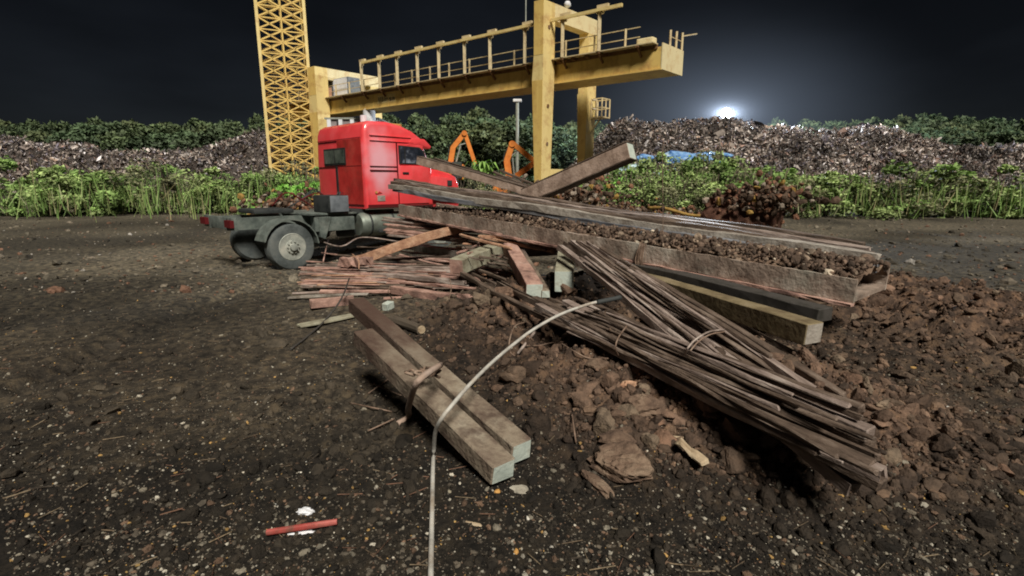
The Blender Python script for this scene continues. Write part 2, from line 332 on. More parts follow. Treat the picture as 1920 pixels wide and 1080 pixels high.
def soilcol(x, y):
    m = np.clip(mound(x, y) * 3.0, 0, 1)[:, None]; dk = 1 - .82 * np.clip(gs(x, y, 1.0, 7.2, 1.6, 1.0) + gs(x, y, .75, 6.5, .6, .45), 0, 1)[:, None]  # dk: shade of the gap under the girder, painted into the soil
    n = np.clip(.5 + .5 * fbm(x * .9, y * .9, 21), 0, 1)[:, None]
    base = np.array([.015, .012, .009]) * (1 - n) + np.array([.038, .031, .022]) * n
    br = np.array([.052, .034, .024]) * (1 - n) + np.array([.12, .076, .053]) * n
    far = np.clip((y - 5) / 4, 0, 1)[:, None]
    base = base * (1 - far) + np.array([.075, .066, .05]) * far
    pt = 1 + .7 * np.clip(fbm(x * .45, y * .45, 61, 3), -.6, 1)[:, None]
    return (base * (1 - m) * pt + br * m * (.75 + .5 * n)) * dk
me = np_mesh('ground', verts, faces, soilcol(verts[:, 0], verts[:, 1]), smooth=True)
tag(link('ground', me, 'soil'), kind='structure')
# pebbles and clods
icoA = [ico(1, .22, s) for s in range(8)]
icoB = [ico(2, .25, 40 + s) for s in range(8)]
def sample_ground(n, y0, y1, pw=1.6):
    u = rng.uniform(0, 1, n); a = 1 - pw
    y = (y0 ** a + u * (y1 ** a - y0 ** a)) ** (1 / a)
    x = rng.uniform(-1.12, 1.12, n) * y * 1.0
    return x, y
def clodset(name, label, n, bases, smin, smax, y0, y1, palette, weights, mfilter=None, flat=.65, size_pow=2.2, cat='gravel'):
    x, y = sample_ground(n, y0, y1)
    if mfilter is not None:
        keep = rng.uniform(0, 1, n) < mfilter(x, y); x, y = x[keep], y[keep]
    n = len(x); s = smin * (1 - rng.uniform(0, 1, n) * (1 - (smin / smax) ** size_pow)) ** (-1 / size_pow)
    big = (s > .012) & (np.abs(x + .165 * y) < .05 + s * 1.3) & (y < 3.5)
    x, y, s = x[~big], y[~big], s[~big]; n = len(x)
    pos = np.stack([x, y, hgt(x, y) + s * .15], 1)
    scl = s[:, None] * np.stack([rng.uniform(.8, 1.4, n), rng.uniform(.6, 1.1, n), rng.uniform(.35, 1, n) * flat / .65], 1)
    pal = np.array(palette); c = pal[rng.choice(len(pal), n, p=np.array(weights) / sum(weights))] * rng.uniform(.7, 1.3, (n, 1))
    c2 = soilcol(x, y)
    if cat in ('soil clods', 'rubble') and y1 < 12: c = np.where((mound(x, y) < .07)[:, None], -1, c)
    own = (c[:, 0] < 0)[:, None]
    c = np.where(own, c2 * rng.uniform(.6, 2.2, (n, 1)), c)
    v, f, cc = scatter(bases, pos, scl, rand_rot(n, .5), c)
    o = link(name, np_mesh(name, v, f, cc), 'clod')
    return tag(o, label, cat, kind='stuff')
S = (-1, -1, -1)
clodset('gravel', 'fine dark gravel and grit scattered over the black soil', 60000, icoA, .004, .026, 1.5, 9, [S, (.2, .18, .14), (.42, .39, .32), (.35, .22, .08), (.14, .09, .06), (.1, .085, .065)], [56, 9, 3, 1.6, 9, 22])
clodset('pale_chips', 'pale stone and glass chips strewn over the dark ground', 1500, icoA, .006, .017, 1.5, 7, [(.5, .48, .42), (.42, .28, .1), (.3, .27, .2), (.6, .6, .56)], [5, 2, 5, 1.5], lambda x, y: np.clip(1.1 - mound(x, y) * 4, .12, 1) * np.clip(.25 + 1.0 * vn(x * 1.6, y * 1.6, 77), .05, 1), flat=.4)
clodset('soil_clods', 'loose crumbly clods of brown soil on the mound', 34000, icoB, .012, .06, 2.0, 8, [S, (.115, .075, .052), (.16, .105, .07), (.055, .038, .028)], [56, 22, 8, 14], lambda x, y: np.clip(mound(x, y) * 4 + .03 + .6 * gs(x, y, -1, 3.5, .7, .7), 0, 1), cat='soil clods', size_pow=2.3, flat=.8)
clodset('rubble', 'brown rubble lumps lying among the clods below the steel bundles', 1100, [ico(3, .27, 80 + s) for s in range(6)], .04, .15, 2.6, 7.5, [S, (.115, .08, .056), (.18, .135, .095), (.15, .09, .06)], [60, 20, 10, 8], lambda x, y: np.clip(mound(x, y) * 3.5 - .1, .04, 1), cat='rubble', flat=.7)
clodset('yard_rubble', 'scattered small rubble and scrap bits over the open yard ground', 5200, icoA, .02, .16, 8, 30, [S, (.2, .17, .13), (.16, .09, .06), (.35, .33, .3)], [50, 12, 14, 4], None, cat='rubble')
# fine twigs / straw
n = 520; x, y = sample_ground(n, 1.6, 8)
c = np.array([(.12, .09, .06), (.22, .17, .11), (.05, .04, .03), (.16, .09, .06)])[rng.integers(0, 4, n)]
stick = (np.array([(-1, -.5, -.5), (-1, .5, -.5), (-1, 0, .6), (1, -.5, -.5), (1, .5, -.5), (1, 0, .6)], float), np.array([(0, 1, 4), (0, 4, 3), (1, 2, 5), (1, 5, 4), (2, 0, 3), (2, 3, 5)]))
v, f, cc = scatter([stick], np.stack([x, y, hgt(x, y) + .012], 1), np.stack([rng.uniform(.015, .07, n), rng.uniform(.002, .005, n), rng.uniform(.002, .005, n)], 1), rand_rot(n, .22), c)
tag(link('twigs', np_mesh('twigs', v, f, cc), 'clod'), 'short twigs, wires and slivers littering the soil', 'twigs', kind='stuff')

# ---------------------------------------------------------------- steel beams
def profile(kind, w, h):
    t = min(w, h) * .22
    if kind == 'box': return [(-w/2, -h/2), (w/2, -h/2), (w/2, h/2), (-w/2, h/2)]
    if kind == 'L': return [(-w/2, -h/2), (w/2, -h/2), (w/2, -h/2 + t), (-w/2 + t, -h/2 + t), (-w/2 + t, h/2), (-w/2, h/2)]
    if kind == 'U': return [(-w/2, -h/2), (w/2, -h/2), (w/2, h/2), (w/2 - t, h/2), (w/2 - t, -h/2 + t), (-w/2 + t, -h/2 + t), (-w/2 + t, h/2), (-w/2, h/2)]
    if kind == 'C': t = min(w, h) * .3; return [(-w/2, h/2), (-w/2, -h/2), (-w/2 + t, -h/2), (-w/2 + t, h/2 - t), (w/2 - t, h/2 - t), (w/2 - t, -h/2), (w/2, -h/2), (w/2, h/2)]
    if kind == 'rail': return [(-w/2, -h/2), (w/2, -h/2), (w/2, -h*.3), (w*.12, -h*.15), (w*.12, h*.2), (w*.3, h*.28), (w*.3, h/2), (-w*.3, h/2), (-w*.3, h*.28), (-w*.12, h*.2), (-w*.12, -h*.15), (-w/2, -h*.3)]
    if kind == 'round': return [(w/2 * math.cos(i * math.pi / 5), h/2 * math.sin(i * math.pi / 5)) for i in range(10)]
def beam(name, a, b, wd, ht, mat, label=None, cat=None, group=None, kind='box', roll=0, ext=(0, 0), jit=.004, sag=0., endmat=None, bev=.006, parent=None, seg=None):
    a = Vector(a); b = Vector(b); d = (b - a); L0 = d.length; d.normalize()
    a = a - d * ext[0]; L = L0 + ext[0] + ext[1]
    yv = Vector((0, 0, 1)).cross(d).normalized(); zv = d.cross(yv)
    q = Matrix.Rotation(roll, 3, d); yv = q @ yv; zv = q @ zv
    rot = Matrix((d, yv, zv)).transposed().to_4x4()
    pr = profile(kind, wd, ht); n = seg or max(2, int(L / .25)); bm = bmesh.new()
    ph = random.uniform(0, 9); rings = []
    for i in range(n + 1):
        t = i / n; x = L * t; dz = -sag * 4 * t * (1 - t) + jit * 2 * math.sin(x * 1.7 + ph); dy = jit * 2 * math.sin(x * 1.1 + 2 * ph)
        rings.append([bm.verts.new((x + (random.uniform(-1, 1) * jit * 2 if i in (0, n) else 0), y + dy + random.uniform(-jit, jit), z + dz + random.uniform(-jit, jit))) for y, z in pr])
    k = len(pr)
    for A, B in zip(rings, rings[1:]):
        for j in range(k): bm.faces.new((A[j], B[j], B[(j + 1) % k], A[(j + 1) % k]))
    caps = [bm.faces.new(rings[0]), bm.faces.new(rings[-1][::-1])]
    if endmat:
        for c in caps: c.material_index = 1
    bmesh.ops.recalc_face_normals(bm, faces=bm.faces)
    if bev and kind == 'box':
        es = [e for e in bm.edges if e.calc_face_angle(0) > R(40)]
        bmesh.ops.bevel(bm, geom=es, offset=bev, segments=1, affect='EDGES')
    me = bpy.data.meshes.new(name); bm.to_mesh(me); bm.free()
    o = link(name, me, [mat, endmat] if endmat else mat, parent)
    o.matrix_world = Matrix.Translation(a) @ rot
    if label: tag(o, label, cat, group)
    return o
def clear(p, q, off, ext=0.):
    """raise a bar seen between two picture points until it rests on the soil"""
    dz = 0.
    while dz < .6:
        a = hp(p[0], p[1], p[2] + dz); b = hp(q[0], q[1], q[2] + dz); e = b + (b - a).normalized() * ext
        if min((a.lerp(e, t)).z - H1(a.lerp(e, t).x, a.lerp(e, t).y) for t in np.linspace(0, 1, 25)) > off: break
        dz += .02
    return a, b
# long mud-filled trough girder lying across the heap (right part continues outside the photo's crop)
A0 = at(748, 392, 11.0); A1 = at(1380, 505, 5.3)
dA = (A1 - A0).normalized(); LA = (A1 - A0).length + 1.1
TW = .95; TH = .23
yA = Vector((0, 0, 1)).cross(dA).normalized(); zA = dA.cross(yA)
if yA.y < 0: yA = -yA
MA = Matrix((dA, dA.cross(-yA) if False else zA.cross(dA), zA)).transposed().to_4x4()
root = thing('trough_girder', 'long wide steel trough filled with mud and rubble, lying across the whole heap', 'girder')
root.matrix_world = Matrix.Translation(A0) @ MA
sg = 1 if (MA.to_3x3() @ Vector((0, 1, 0))).y > 0 else -1
def yy(a, b): return (min(sg * a, sg * b), max(sg * a, sg * b))
def strip(y0, y1, z0, z1, jit=.006, n=60):
    m = MB(); ys = yy(y0, y1); R_ = []
    for i in range(n + 1):
        x = LA * i / n; j = lambda: random.uniform(-jit, jit)
        R_.append([m.b.verts.new((x, y + j(), z + j())) for y, z in ((ys[0], z0), (ys[1], z0), (ys[1], z1), (ys[0], z1))])
    for A, B in zip(R_, R_[1:]):
        for k in range(4): m.b.faces.new((A[k], B[k], B[(k + 1) % 4], A[(k + 1) % 4]))
    m.b.faces.new(R_[0]); m.b.faces.new(R_[-1][::-1]); return m
strip(0, .035, -TH/2, TH/2 * .85).build('flange', 'trough', root)
strip(TW - .035, TW, -TH/2, TH/2 * .9).build('flange', 'trough', root)
strip(.036, TW - .036, -TH/2 + .01, -TH/2 + .05).build('web', 'trough', root)
strip(-.05, .05, -TH/2 - .032, -TH/2 - .002).build('lip', 'rustpink', root)
# mud fill
nx_, ny_ = 300, 30
xs = np.linspace(.01, LA, nx_); ys = np.linspace(.034, TW - .036, ny_); XX, YY = np.meshgrid(xs, ys)
prof = np.clip((XX - .1) / (LA * .35), 0.15, 1)
edge = np.sin(np.clip((YY - .03) / (TW - .07), 0, 1) * np.pi) ** .6
ZZ = -.02 + edge * prof * .10 + .05 * edge * np.abs(vn(XX * 7, YY * 7, 4)) * 1.4 + .035 * vn(XX * 19, YY * 19, 5) * edge + prof * .045
I = np.arange(nx_ * ny_).reshape(ny_, nx_)
fc = np.stack([I[:-1, :-1].ravel(), I[:-1, 1:].ravel(), I[1:, 1:].ravel(), I[1:, :-1].ravel()], 1)
link('mud_fill', np_mesh('mud_fill', np.stack([XX.ravel(), sg * YY.ravel(), ZZ.ravel()], 1), fc, smooth=True), 'earth', root)
n = 3000; bx = LA * rng.uniform(0, 1, n) ** .65; by = rng.uniform(.035, TW - .05, n)
ed = np.sin(np.clip(by / TW, 0, 1) * np.pi) ** .6; pf = np.clip((bx - .1) / (LA * .35), .15, 1)
s = .012 * (1 - rng.uniform(0, 1, n) * .97) ** (-1 / 2.6); s = np.clip(s * 1.25, 0, .085) * (.5 + .5 * pf)
bz = .02 + ed * pf * .13 + pf * .045 + .02 * (rng.uniform(0, 1, n))
c = np.array([(.07, .048, .035), (.11, .075, .055), (.16, .11, .08), (.25, .19, .14), (.42, .36, .28)])[rng.choice(5, n, p=[.34, .34, .2, .1, .02])] * rng.uniform(.7, 1.3, (n, 1))
v, f, cc = scatter(icoB, np.stack([bx, sg * by, bz], 1), s[:, None] * rng.uniform(.6, 1.3, (n, 3)), rand_rot(n), c)
tag(link('rubble_on_girder', np_mesh('rubble_on_girder', v, f, cc), 'clod', root), kind='stuff')
# hanging rag of roots on girder's front
m = MB()
for i in range(16):
    x0 = LA * .735 + random.gauss(0, .035); y0 = -.035 * sg
    m.tube([(x0, y0 - .0 * sg, .12), (x0 + random.uniform(-.03, .03), -sg * .06, -.03), (x0 + random.uniform(-.03, .03), -sg * .07, -.13), (x0 + random.uniform(-.02, .02), -sg * .05, -.16 - abs(random.gauss(0, .08)))], random.uniform(.004, .010), 5)
rg = m.build('root_clump', 'wire'); rg.matrix_world = root.matrix_world
tag(rg, 'matted fibrous root clump hanging over the front edge of the mud-filled girder', 'roots')
# stack of long rails behind the trough
g = 'long bars stacked behind the mud-filled girder'
for i, (p, q, wd, ht, mt, kd, lb) in enumerate([
    ((741, 356, 11.25), (1380, 459, 5.95), .15, .09, 'bluegrey', 'box', 'lowest blue-black flat bar of the stack behind the mud-filled girder'),
    ((734, 350, 11.3), (1380, 447, 6.0), .15, .10, 'palegrey', 'C', 'pale grey bar with a bright lower edge, in front of the stacked long bars'),
    ((738, 344, 11.45), (1380, 439, 6.15), .15, .08, 'rod', 'box', 'dark brown long bar, third up in the stack behind the girder'),
    ((748, 340, 11.6), (1380, 431, 6.35), .15, .06, 'rodlight', 'C', 'scaly light brown flat bar, fourth up in the stack behind the girder'),
    ((742, 338, 11.8), (1380, 424, 6.6), .14, .06, 'rod', 'box', 'topmost dark bar at the back of the stack behind the girder')]):
    beam('long_bar', at(*p), at(*q), wd, ht, mt, lb, 'steel bar', g, kind=kd, ext=(0, 1.4), jit=.008)
# beams rising out of the heap
cbm = beam('channel_beam', at(1005, 362, 10.2), at(1184, 283, 9.0), .22, .28, 'brown', 'wide brown beam slanting up to the right in front of the yellow crane leg', 'beam', kind='box', endmat='billet_end', ext=(.25, 0), roll=R(-8))
fl_ = MB(); _L = (at(1005, 362, 10.2) - at(1184, 283, 9.0)).length + .25; fl_.box(-.01, _L + .01, -.118, .118, .143, .16); fl_.box(-.01, _L + .01, -.118, .118, -.16, -.143); fl_.build('flange', 'rod', cbm)
rbm = beam('rust_beam', at(786, 301, 11.7), at(965, 352, 10.6), .18, .16, 'brown', 'rusty beam slanting up to the left and covering the truck side window', 'beam', kind='box', ext=(0, .5), endmat='palegrey')
fl_ = MB(); _L = (at(786, 301, 11.7) - at(965, 352, 10.6)).length + .5; fl_.box(-.01, _L, -.096, .096, .082, .097); fl_.build('flange', 'rod', rbm)
beam('thin_rail', at(815, 299, 12.2), at(1000, 352, 11.0), .10, .07, 'rod', 'thin dark rail lying just behind the beam that covers the truck window', 'rail', kind='rail')
for k, (p, q) in enumerate([((925, 322, 12), (985, 348, 11.5)), ((938, 320, 12.3), (1000, 345, 11.6)), ((950, 330, 12), (985, 346, 11.8))]):
    beam('bent_rod', at(*p), at(*q), .06, .05, 'rod', 'short dark rod sticking out left of where the two leaning beams cross', 'rod', 'short rods between the leaning beams')
# supports under the trough
beam('cross_sleeper', hp(1000, 470, .55), hp(1130, 462, .62), .2, .2, 'rod', 'dark sleeper in the black gap under the mud-filled girder', 'sleeper', ext=(.3, .6))
beam('olive_beam', at(1205, 528, 5.9), at(1380, 580, 4.55), .18, .17, 'olive', 'ochre painted beam running under the girder towards the right edge', 'beam', ext=(.5, .8), endmat='palegrey')
beam('black_beam', at(1150, 490, 6.7), at(1380, 548, 5.0), .2, .12, 'wired', 'black beam in the shadow between the girder and the ochre beam', 'beam', ext=(.4, .9))
# bundle of channels running down to the right (upper)
g = 'channels of the upper bundle fanning down to the right'
J = [((1062, 470, .80), (1375, 730, .30), .075, .06, 'rodlight', 'C', 'outermost left channel of the upper diagonal bundle'),
     ((1072, 464, .84), (1395, 722, .34), .08, .05, 'rod', 'U', 'dark hollow channel second from left in the upper diagonal bundle'),
     ((1082, 464, .85), (1400, 700, .36), .07, .06, 'rodlight', 'C', 'light-edged channel third from left in the upper diagonal bundle'),
     ((1094, 464, .86), (1400, 680, .38), .08, .05, 'rod', 'box', 'brown flat bar in the middle of the upper diagonal bundle'),
     ((1106, 466, .82), (1330, 622, .42), .09, .05, 'rodlight', 'U', 'short grey channel ending before the wire tie of the upper bundle'),
     ((1120, 470, .80), (1400, 655, .42), .07, .06, 'rodlight', 'C', 'right-hand channel with bright edge in the upper diagonal bundle'),
     ((1140, 474, .76), (1395, 628, .40), .07, .05, 'rod', 'box', 'dark bar at the far right of the upper diagonal bundle'),
     ((1165, 484, .72), (1390, 608, .40), .06, .05, 'rod', 'L', 'thin dark angle bar behind the upper diagonal bundle')]
for (p, q, wd, ht, mt, kd, lb) in J:
    _a, _b = clear(p, q, .03, .5)
    beam('steel_channel', _a, _b, wd, ht, mt, lb, 'steel bar', g, kind=kd, ext=(.2, .9), jit=.006, roll=R(random.uniform(-12, 12)))
# lower bundle K
g = 'flat bars of the lower bundle fanning down to the right'
K = [((868, 514, .36), (1380, 768, .24), .07, .05, 'rod', 'box', 'lowest and nearest flat bar of the lower diagonal bundle'),
     ((1010, 577, .34), (1380, 758, .27), .08, .06, 'rodlight', 'C', 'second flat bar from the bottom of the lower diagonal bundle'),
     ((1000, 560, .36), (1380, 748, .30), .08, .05, 'rod', 'box', 'third bar of the lower diagonal bundle, dark and straight'),
     ((935, 530, .38), (1380, 735, .31), .07, .06, 'rod', 'U', 'fourth bar of the lower diagonal bundle, a hollow channel'),
     ((1045, 572, .38), (1385, 722, .34), .09, .05, 'rod', 'box', 'wide brown flat bar in the middle of the lower diagonal bundle'),
     ((1060, 566, .40), (1385, 708, .35), .08, .05, 'rodlight', 'box', 'lighter brown flat bar near the top of the lower diagonal bundle'),
     ((1085, 562, .40), (1385, 694, .35), .07, .05, 'rod', 'C', 'top bar of the lower diagonal bundle beside the upper bundle'),
     ((1120, 575, .38), (1385, 680, .34), .06, .05, 'rod', 'box', 'half-hidden bar between the lower and upper diagonal bundles')]
for (p, q, wd, ht, mt, kd, lb) in K:
    _a, _b = clear(p, q, .02, .5)
    beam('flat_bar', _a, _b, wd, ht, mt, lb, 'steel bar', g, kind=kd, ext=(0, .8), jit=.006, sag=.02)
for k, (p, q) in enumerate([((880, 500, .40), (1070, 575, .36)), ((868, 506, .38), (1010, 566, .35)), ((980, 540, .35), (1100, 590, .34)), ((905, 540, .2), (1000, 575, .3))]):
    beam('thin_bar', hp(*p), hp(*q), .045, .04, 'rod', 'thin brown bar at the upper left end of the lower diagonal bundle', 'steel bar', 'thin bars at the left end of the lower bundle', ext=(.05, .2))
for i in range(26):
    t = random.uniform(0, 1); u = random.uniform(0, 1)
    p = (1000 + 90 * t + random.uniform(-60, 20), 580 - 22 * t + random.uniform(-8, 8), .39); q = (1382, 772 - 86 * t + random.uniform(-8, 8), .33 + .06 * t)
    _a, _b = clear(p, q, .06, .5); _l = random.uniform(0, .35)
    beam('thin_bar', _a.lerp(_b, _l), _b, random.uniform(.02, .04), random.uniform(.015, .03), random.choice(['rod', 'rod', 'rod', 'rodlight']), 'thin rusty bar lying among the flat bars of the lower diagonal bundle', 'steel bar', 'thin bars on the lower diagonal bundle', ext=(0, random.uniform(.2, .8)), jit=.008)
for i in range(14):
    t = random.uniform(0, 1)
    p = (1066 + 70 * t, 468 + random.uniform(-3, 10), .84); q = (1385, 722 - 90 * t + random.uniform(-6, 6), .40)
    _a, _b = clear(p, q, .05, .5); _l = random.uniform(0, .4)
    beam('thin_bar', _a.lerp(_b, _l), _b, random.uniform(.02, .035), random.uniform(.015, .03), random.choice(['rod', 'rodlight', 'rodlight']), 'thin scaly bar lying along the channels of the upper diagonal bundle', 'steel bar', 'thin bars on the upper diagonal bundle', ext=(0, random.uniform(.1, .7)), jit=.008)
for i in range(30):
    x0 = random.uniform(850, 950); y0 = random.uniform(455, 492); an = random.uniform(-.5, .7); l_ = random.uniform(30, 80); z_ = random.uniform(.45, .72)
    beam('rusty_rod', hp(x0, y0, z_), hp(x0 + l_ * math.cos(an), y0 + l_ * math.sin(an) * .6, z_ - .06), random.uniform(.02, .045), random.uniform(.018, .035), random.choice(['rust', 'rustpink', 'rod', 'rod']), 'thin rusty rod tangled among the short billets in the middle of the heap', 'rod', 'rods tangled among the short billets', jit=.01)
for i in range(22):
    x0 = random.uniform(600, 780); y0 = random.uniform(455, 500); l_ = random.uniform(60, 180)
    beam('rusty_rod', hp(x0, y0, .28), hp(x0 + l_, y0 + random.uniform(-6, 24), .3), random.uniform(.016, .035), random.uniform(.014, .03), random.choice(['rodlight', 'rustpink', 'rod', 'rod']), 'thin loose rod scattered around the lower end of the orange rusty girder', 'rod', 'loose rods around the orange rusty girder', jit=.01)
# short billets in the centre
beam('short_billet', hp(860, 499, .52), hp(940, 466, .64), .24, .22, 'olivegrey', 'short greenish-grey billet pointing down left, with a pinkish cut end', 'billet', ext=(.05, .15), endmat='rustpink')
beam('long_billet', hp(1001, 545, .46), hp(958, 470, .68), .2, .18, 'rustpink', 'reddish billet with a pale cut end pointing at the viewer, left of the black gap', 'billet', ext=(.04, .2), endmat='billet_end')
beam('square_bar', hp(1022, 552, .42), hp(980, 478, .64), .10, .09, 'billet', 'narrow brown bar lying against the right side of the reddish billet', 'billet', ext=(.02, .2), endmat='billet_end')
beam('pale_billet', hp(1057, 526, .60), hp(1064, 470, .74), .215, .25, 'olivegrey', 'pale square billet end standing alone in front of the black gap', 'billet', ext=(.05, .5), endmat='billet_end')
beam('flat_slab', hp(785, 466, .34), hp(868, 476, .40), .26, .14, 'palegrey', 'flat pale grey slab behind the short greenish billet', 'slab', ext=(0, .1))
beam('rusted_girder', hp(655, 490, .32), at(878, 424, 9.6), .17, .16, 'rust', 'bright orange-brown rusty girder slanting up from the rod pile to the trough', 'girder', kind='box', ext=(0, .5), jit=.012)
o = beam('rusted_stub', hp(645, 488, .38), hp(700, 494, .36), .16, .14, 'rustpink', 'crumbly pinkish stub at the lower end of the orange rusty girder', 'girder end', jit=.03, seg=7)
# flat rod pile on the left
g = 'reddish rods of the flat pile in front of the truck'
left = [((565, 506, .20), (900, 545, .24), .07, 'rustpink', 'topmost long pinkish rod of the flat pile'), ((566, 514, .18), (880, 520, .26), .08, 'rustpink', 'straight pinkish bar across the middle of the flat pile'),
        ((566, 522, .16), (905, 528, .22), .07, 'rod', 'dark bar between the pinkish bars of the flat pile'), ((570, 531, .14), (760, 527, .2), .07, 'rustpink', 'pink bar at the left front of the flat pile'),
        ((595, 536, .12), (800, 530, .16), .05, 'rust', 'orange tinted bar at the front edge of the flat pile'), ((575, 498, .18), (860, 500, .3), .04, 'rodlight', 'pale thin bar at the back of the flat pile'),
        ((575, 490, .2), (700, 502, .22), .035, 'rustpink', 'short thin rod at the upper left of the flat pile'), ((690, 505, .26), (900, 512, .3), .09, 'rodlight', 'violet-grey flat bar on top of the flat pile'),
        ((700, 515, .25), (870, 531, .26), .1, 'rodlight', 'broad violet-grey plate strip in the centre of the flat pile'), ((700, 490, .26), (850, 478, .36), .06, 'rod', 'dark bar resting behind the flat pile'),
        ((548, 552, .05), (720, 540, .10), .07, 'rodlight', 'pale pipe lying at the far left front of the flat pile'), ((540, 560, .03), (690, 552, .08), .05, 'palegrey', 'grey strip on the ground in front of the flat pile'),
        ((600, 549, .08), (770, 545, .10), .08, 'rustpink', 'wide pinkish slat at the bottom of the flat pile'), ((720, 560, .06), (830, 552, .09), .07, 'rustpink', 'short pink slat under the long pinkish box bar'),
        ((750, 478, .3), (870, 505, .3), .05, 'rustpink', 'thin rod crossing behind the grey slab'), ((690, 470, .3), (800, 496, .28), .04, 'rod', 'dark thin rod beneath the orange rusty girder'),
        ((860, 492, .34), (930, 560, .2), .05, 'rustpink', 'pinkish rod slanting down right beside the greenish billet')]
for (p, q, wd, mt, lb) in left:
    beam('steel_rod', hp(*p), hp(*q), wd * .75, wd * .55, mt, lb, 'rod', g, kind=random.choice(['box', 'C', 'box']), jit=.008, roll=R(random.uniform(-15, 15)))
for i in range(110):
    x0 = random.uniform(556, 650); y0 = random.uniform(500, 540); x1 = x0 + random.uniform(150, 300); y1 = 512 + (y0 - 512) * .7 + random.uniform(-4, 12)
    zz = .22 - (y0 - 500) / 40 * .12
    beam('steel_rod', hp(x0, y0, zz), hp(x1, y1, zz + .06), random.uniform(.014, .036), random.uniform(.014, .03), random.choice(['rustpink', 'rod', 'rodlight', 'rustpink', 'rust']), 'thin rusty rod lying among the flat pile in front of the truck', 'rod', 'thin rods in the flat pile in front of the truck', jit=.006)
beam('box_bar', hp(735, 541, .14), hp(905, 566, .14), .13, .11, 'rustpink', 'long pinkish box bar along the front edge of the flat pile', 'box bar', endmat='rust', jit=.01)
beam('broad_block', hp(590, 571, .07), hp(650, 564, .08), .2, .1, 'rustpink', 'short flat tan block at the left front of the flat pile', 'block', ext=(.05, .1), jit=.01)
# rods behind, near fuel tank
g = 'red-brown bars stacked beside the fuel tank'
for i in range(16):
    x0 = random.uniform(718, 735); yy0 = 408 + i * 2.3 + random.uniform(-1, 1); x1 = random.uniform(850, 935); yy1 = yy0 + (x1 - x0) * .085 + random.uniform(-2, 5)
    beam('steel_bar', at(x0, yy0, 11.1 - i * .04), at(x1, yy1, 10.0 - i * .05), .07, .035, random.choice(['rustpink', 'rod', 'rust', 'rustpink', 'rodlight']), 'red-brown bar in the stack between the fuel tank and the orange rusty girder', 'steel bar', g, jit=.006)
for i in range(12):
    x0 = random.uniform(860, 960); y0 = random.uniform(432, 450); 
    beam('rusty_bar', at(x0, y0, 8.6), at(x0 + random.uniform(90, 160), y0 + random.uniform(14, 34), 7.6), .05, .04, random.choice(['rust', 'rod', 'rustpink']), 'short rusty bar jammed under the front lip of the mud-filled girder', 'rod', 'rusty bars jammed under the girder', jit=.008)
# front pair of square billets
zf = .46
bA = beam('square_billet', hp(946, 886, .10), hp(680, 630, zf), .165, .13, 'billet', 'front left square billet of the pair in the foreground, lower pale face lit', 'billet', endmat='billet_end', jit=.003, bev=.008)
bB = beam('square_billet', hp(979, 845, .12), hp(667, 572, zf + .05), .155, .14, 'billet', 'back right square billet of the pair in the foreground, longer and rustier', 'billet', endmat='billet_end', jit=.003, bev=.008)
bA['group'] = bB['group'] = 'pair of square billets in the foreground'
# rusty strap round the pair
S0 = gp(745, 795, .02); m = MB()
pts = [S0, S0 + Vector((.07, .06, .03)), hp(765, 770, .2), hp(772, 742, .40), hp(783, 716, .56), hp(802, 700, .58), hp(826, 684, .55)]
m.tube(pts, .021, 6)
tag(m.build('strap', 'brown'), 'orange rusty strap hanging off the pair of foreground billets to the ground', 'strap')
m = MB()
for i in range(7):
    c = hp(790 + random.uniform(-12, 22), 702 + random.uniform(-8, 10), .46)
    m.tube([c, c + Vector((random.uniform(-.08, .08), random.uniform(-.05, .05), .03)), c + Vector((random.uniform(-.1, .1), random.uniform(-.1, .1), 0))], .01, 5)
tag(m.build('wire_knot', 'wire'), 'knotted rusty wire lying on top of the foreground billets', 'wire')
# hose
hz = [hp(1138, 563, .70), hp(1105, 570, .68), hp(1050, 590, .64), hp(1000, 618, .58), hp(960, 648, .52), hp(920, 682, .48), hp(880, 722, .47), hp(850, 757, .43), hp(828, 785, .36), hp(816, 812, .22), gp(813, 850, .05)] + [gp(812 - (y_ - 860) * .02, y_, .032) for y_ in range(880, 1400, 30)]
ho = thing('hose', 'pale grey hose arching from the dark gap over the foreground billets to the bottom edge', 'hose')
m = MB(); m.tube(hz, .013, 10, 6); m.build('pipe', 'hose', ho)
d0 = (hz[0] - hz[1]).normalized()
m = MB(); m.tube([hz[0] - d0 * .10, hz[0], hz[0] + d0 * .14], .021, 10); m.build('coupling', 'dark', ho)
# wires and ties
def wire(pts, r, mat, label, cat='wire', name='wire', group=None):
    m = MB(); m.tube(pts, r, 6, 5); return tag(m.build(name, mat), label, cat, group)
wire([hp(655, 522, .3), hp(640, 560, .22), hp(610, 600, .05), gp(575, 632, .02), gp(545, 655, .02)], .012, 'wired', 'dark cable trailing from the flat pile down to the left', 'cable', 'cable')
wire([hp(985, 604, .44), hp(965, 612, .44), hp(955, 640, .38), hp(957, 660, .3), hp(966, 668, .27)], .006, 'wire', 'thin wire hanging beside the hose above the mound', 'wire')
wire([gp(1003, 622, .05), gp(985, 645, .04), gp(970, 664, .04)], .014, 'rodlight', 'short pale rod end poking out of the mound below the hose', 'rod', 'rod_end')
wire([gp(988, 648, .03), gp(1010, 648, .05), gp(1045, 642, .06), gp(1075, 658, .05), gp(1105, 672, .05), gp(1140, 672, .06)], .006, 'wire', 'long thin wire looping across the mound below the lower bundle')
wire([hp(1176, 610, .60), hp(1160, 632, .59), hp(1154, 652, .55), hp(1160, 668, .45)], .006, 'wire', 'wire tie around the lower diagonal bundle')
wire([hp(1358, 618, .66), hp(1330, 622, .68), hp(1305, 636, .67), hp(1290, 652, .64), hp(1284, 666, .56)], .007, 'rodlight', 'double wire tie around the upper diagonal bundle')
wire([hp(1359, 622, .66), hp(1332, 627, .68), hp(1309, 641, .67), hp(1294, 658, .63)], .005, 'wire', 'thin second strand of the tie around the upper bundle')
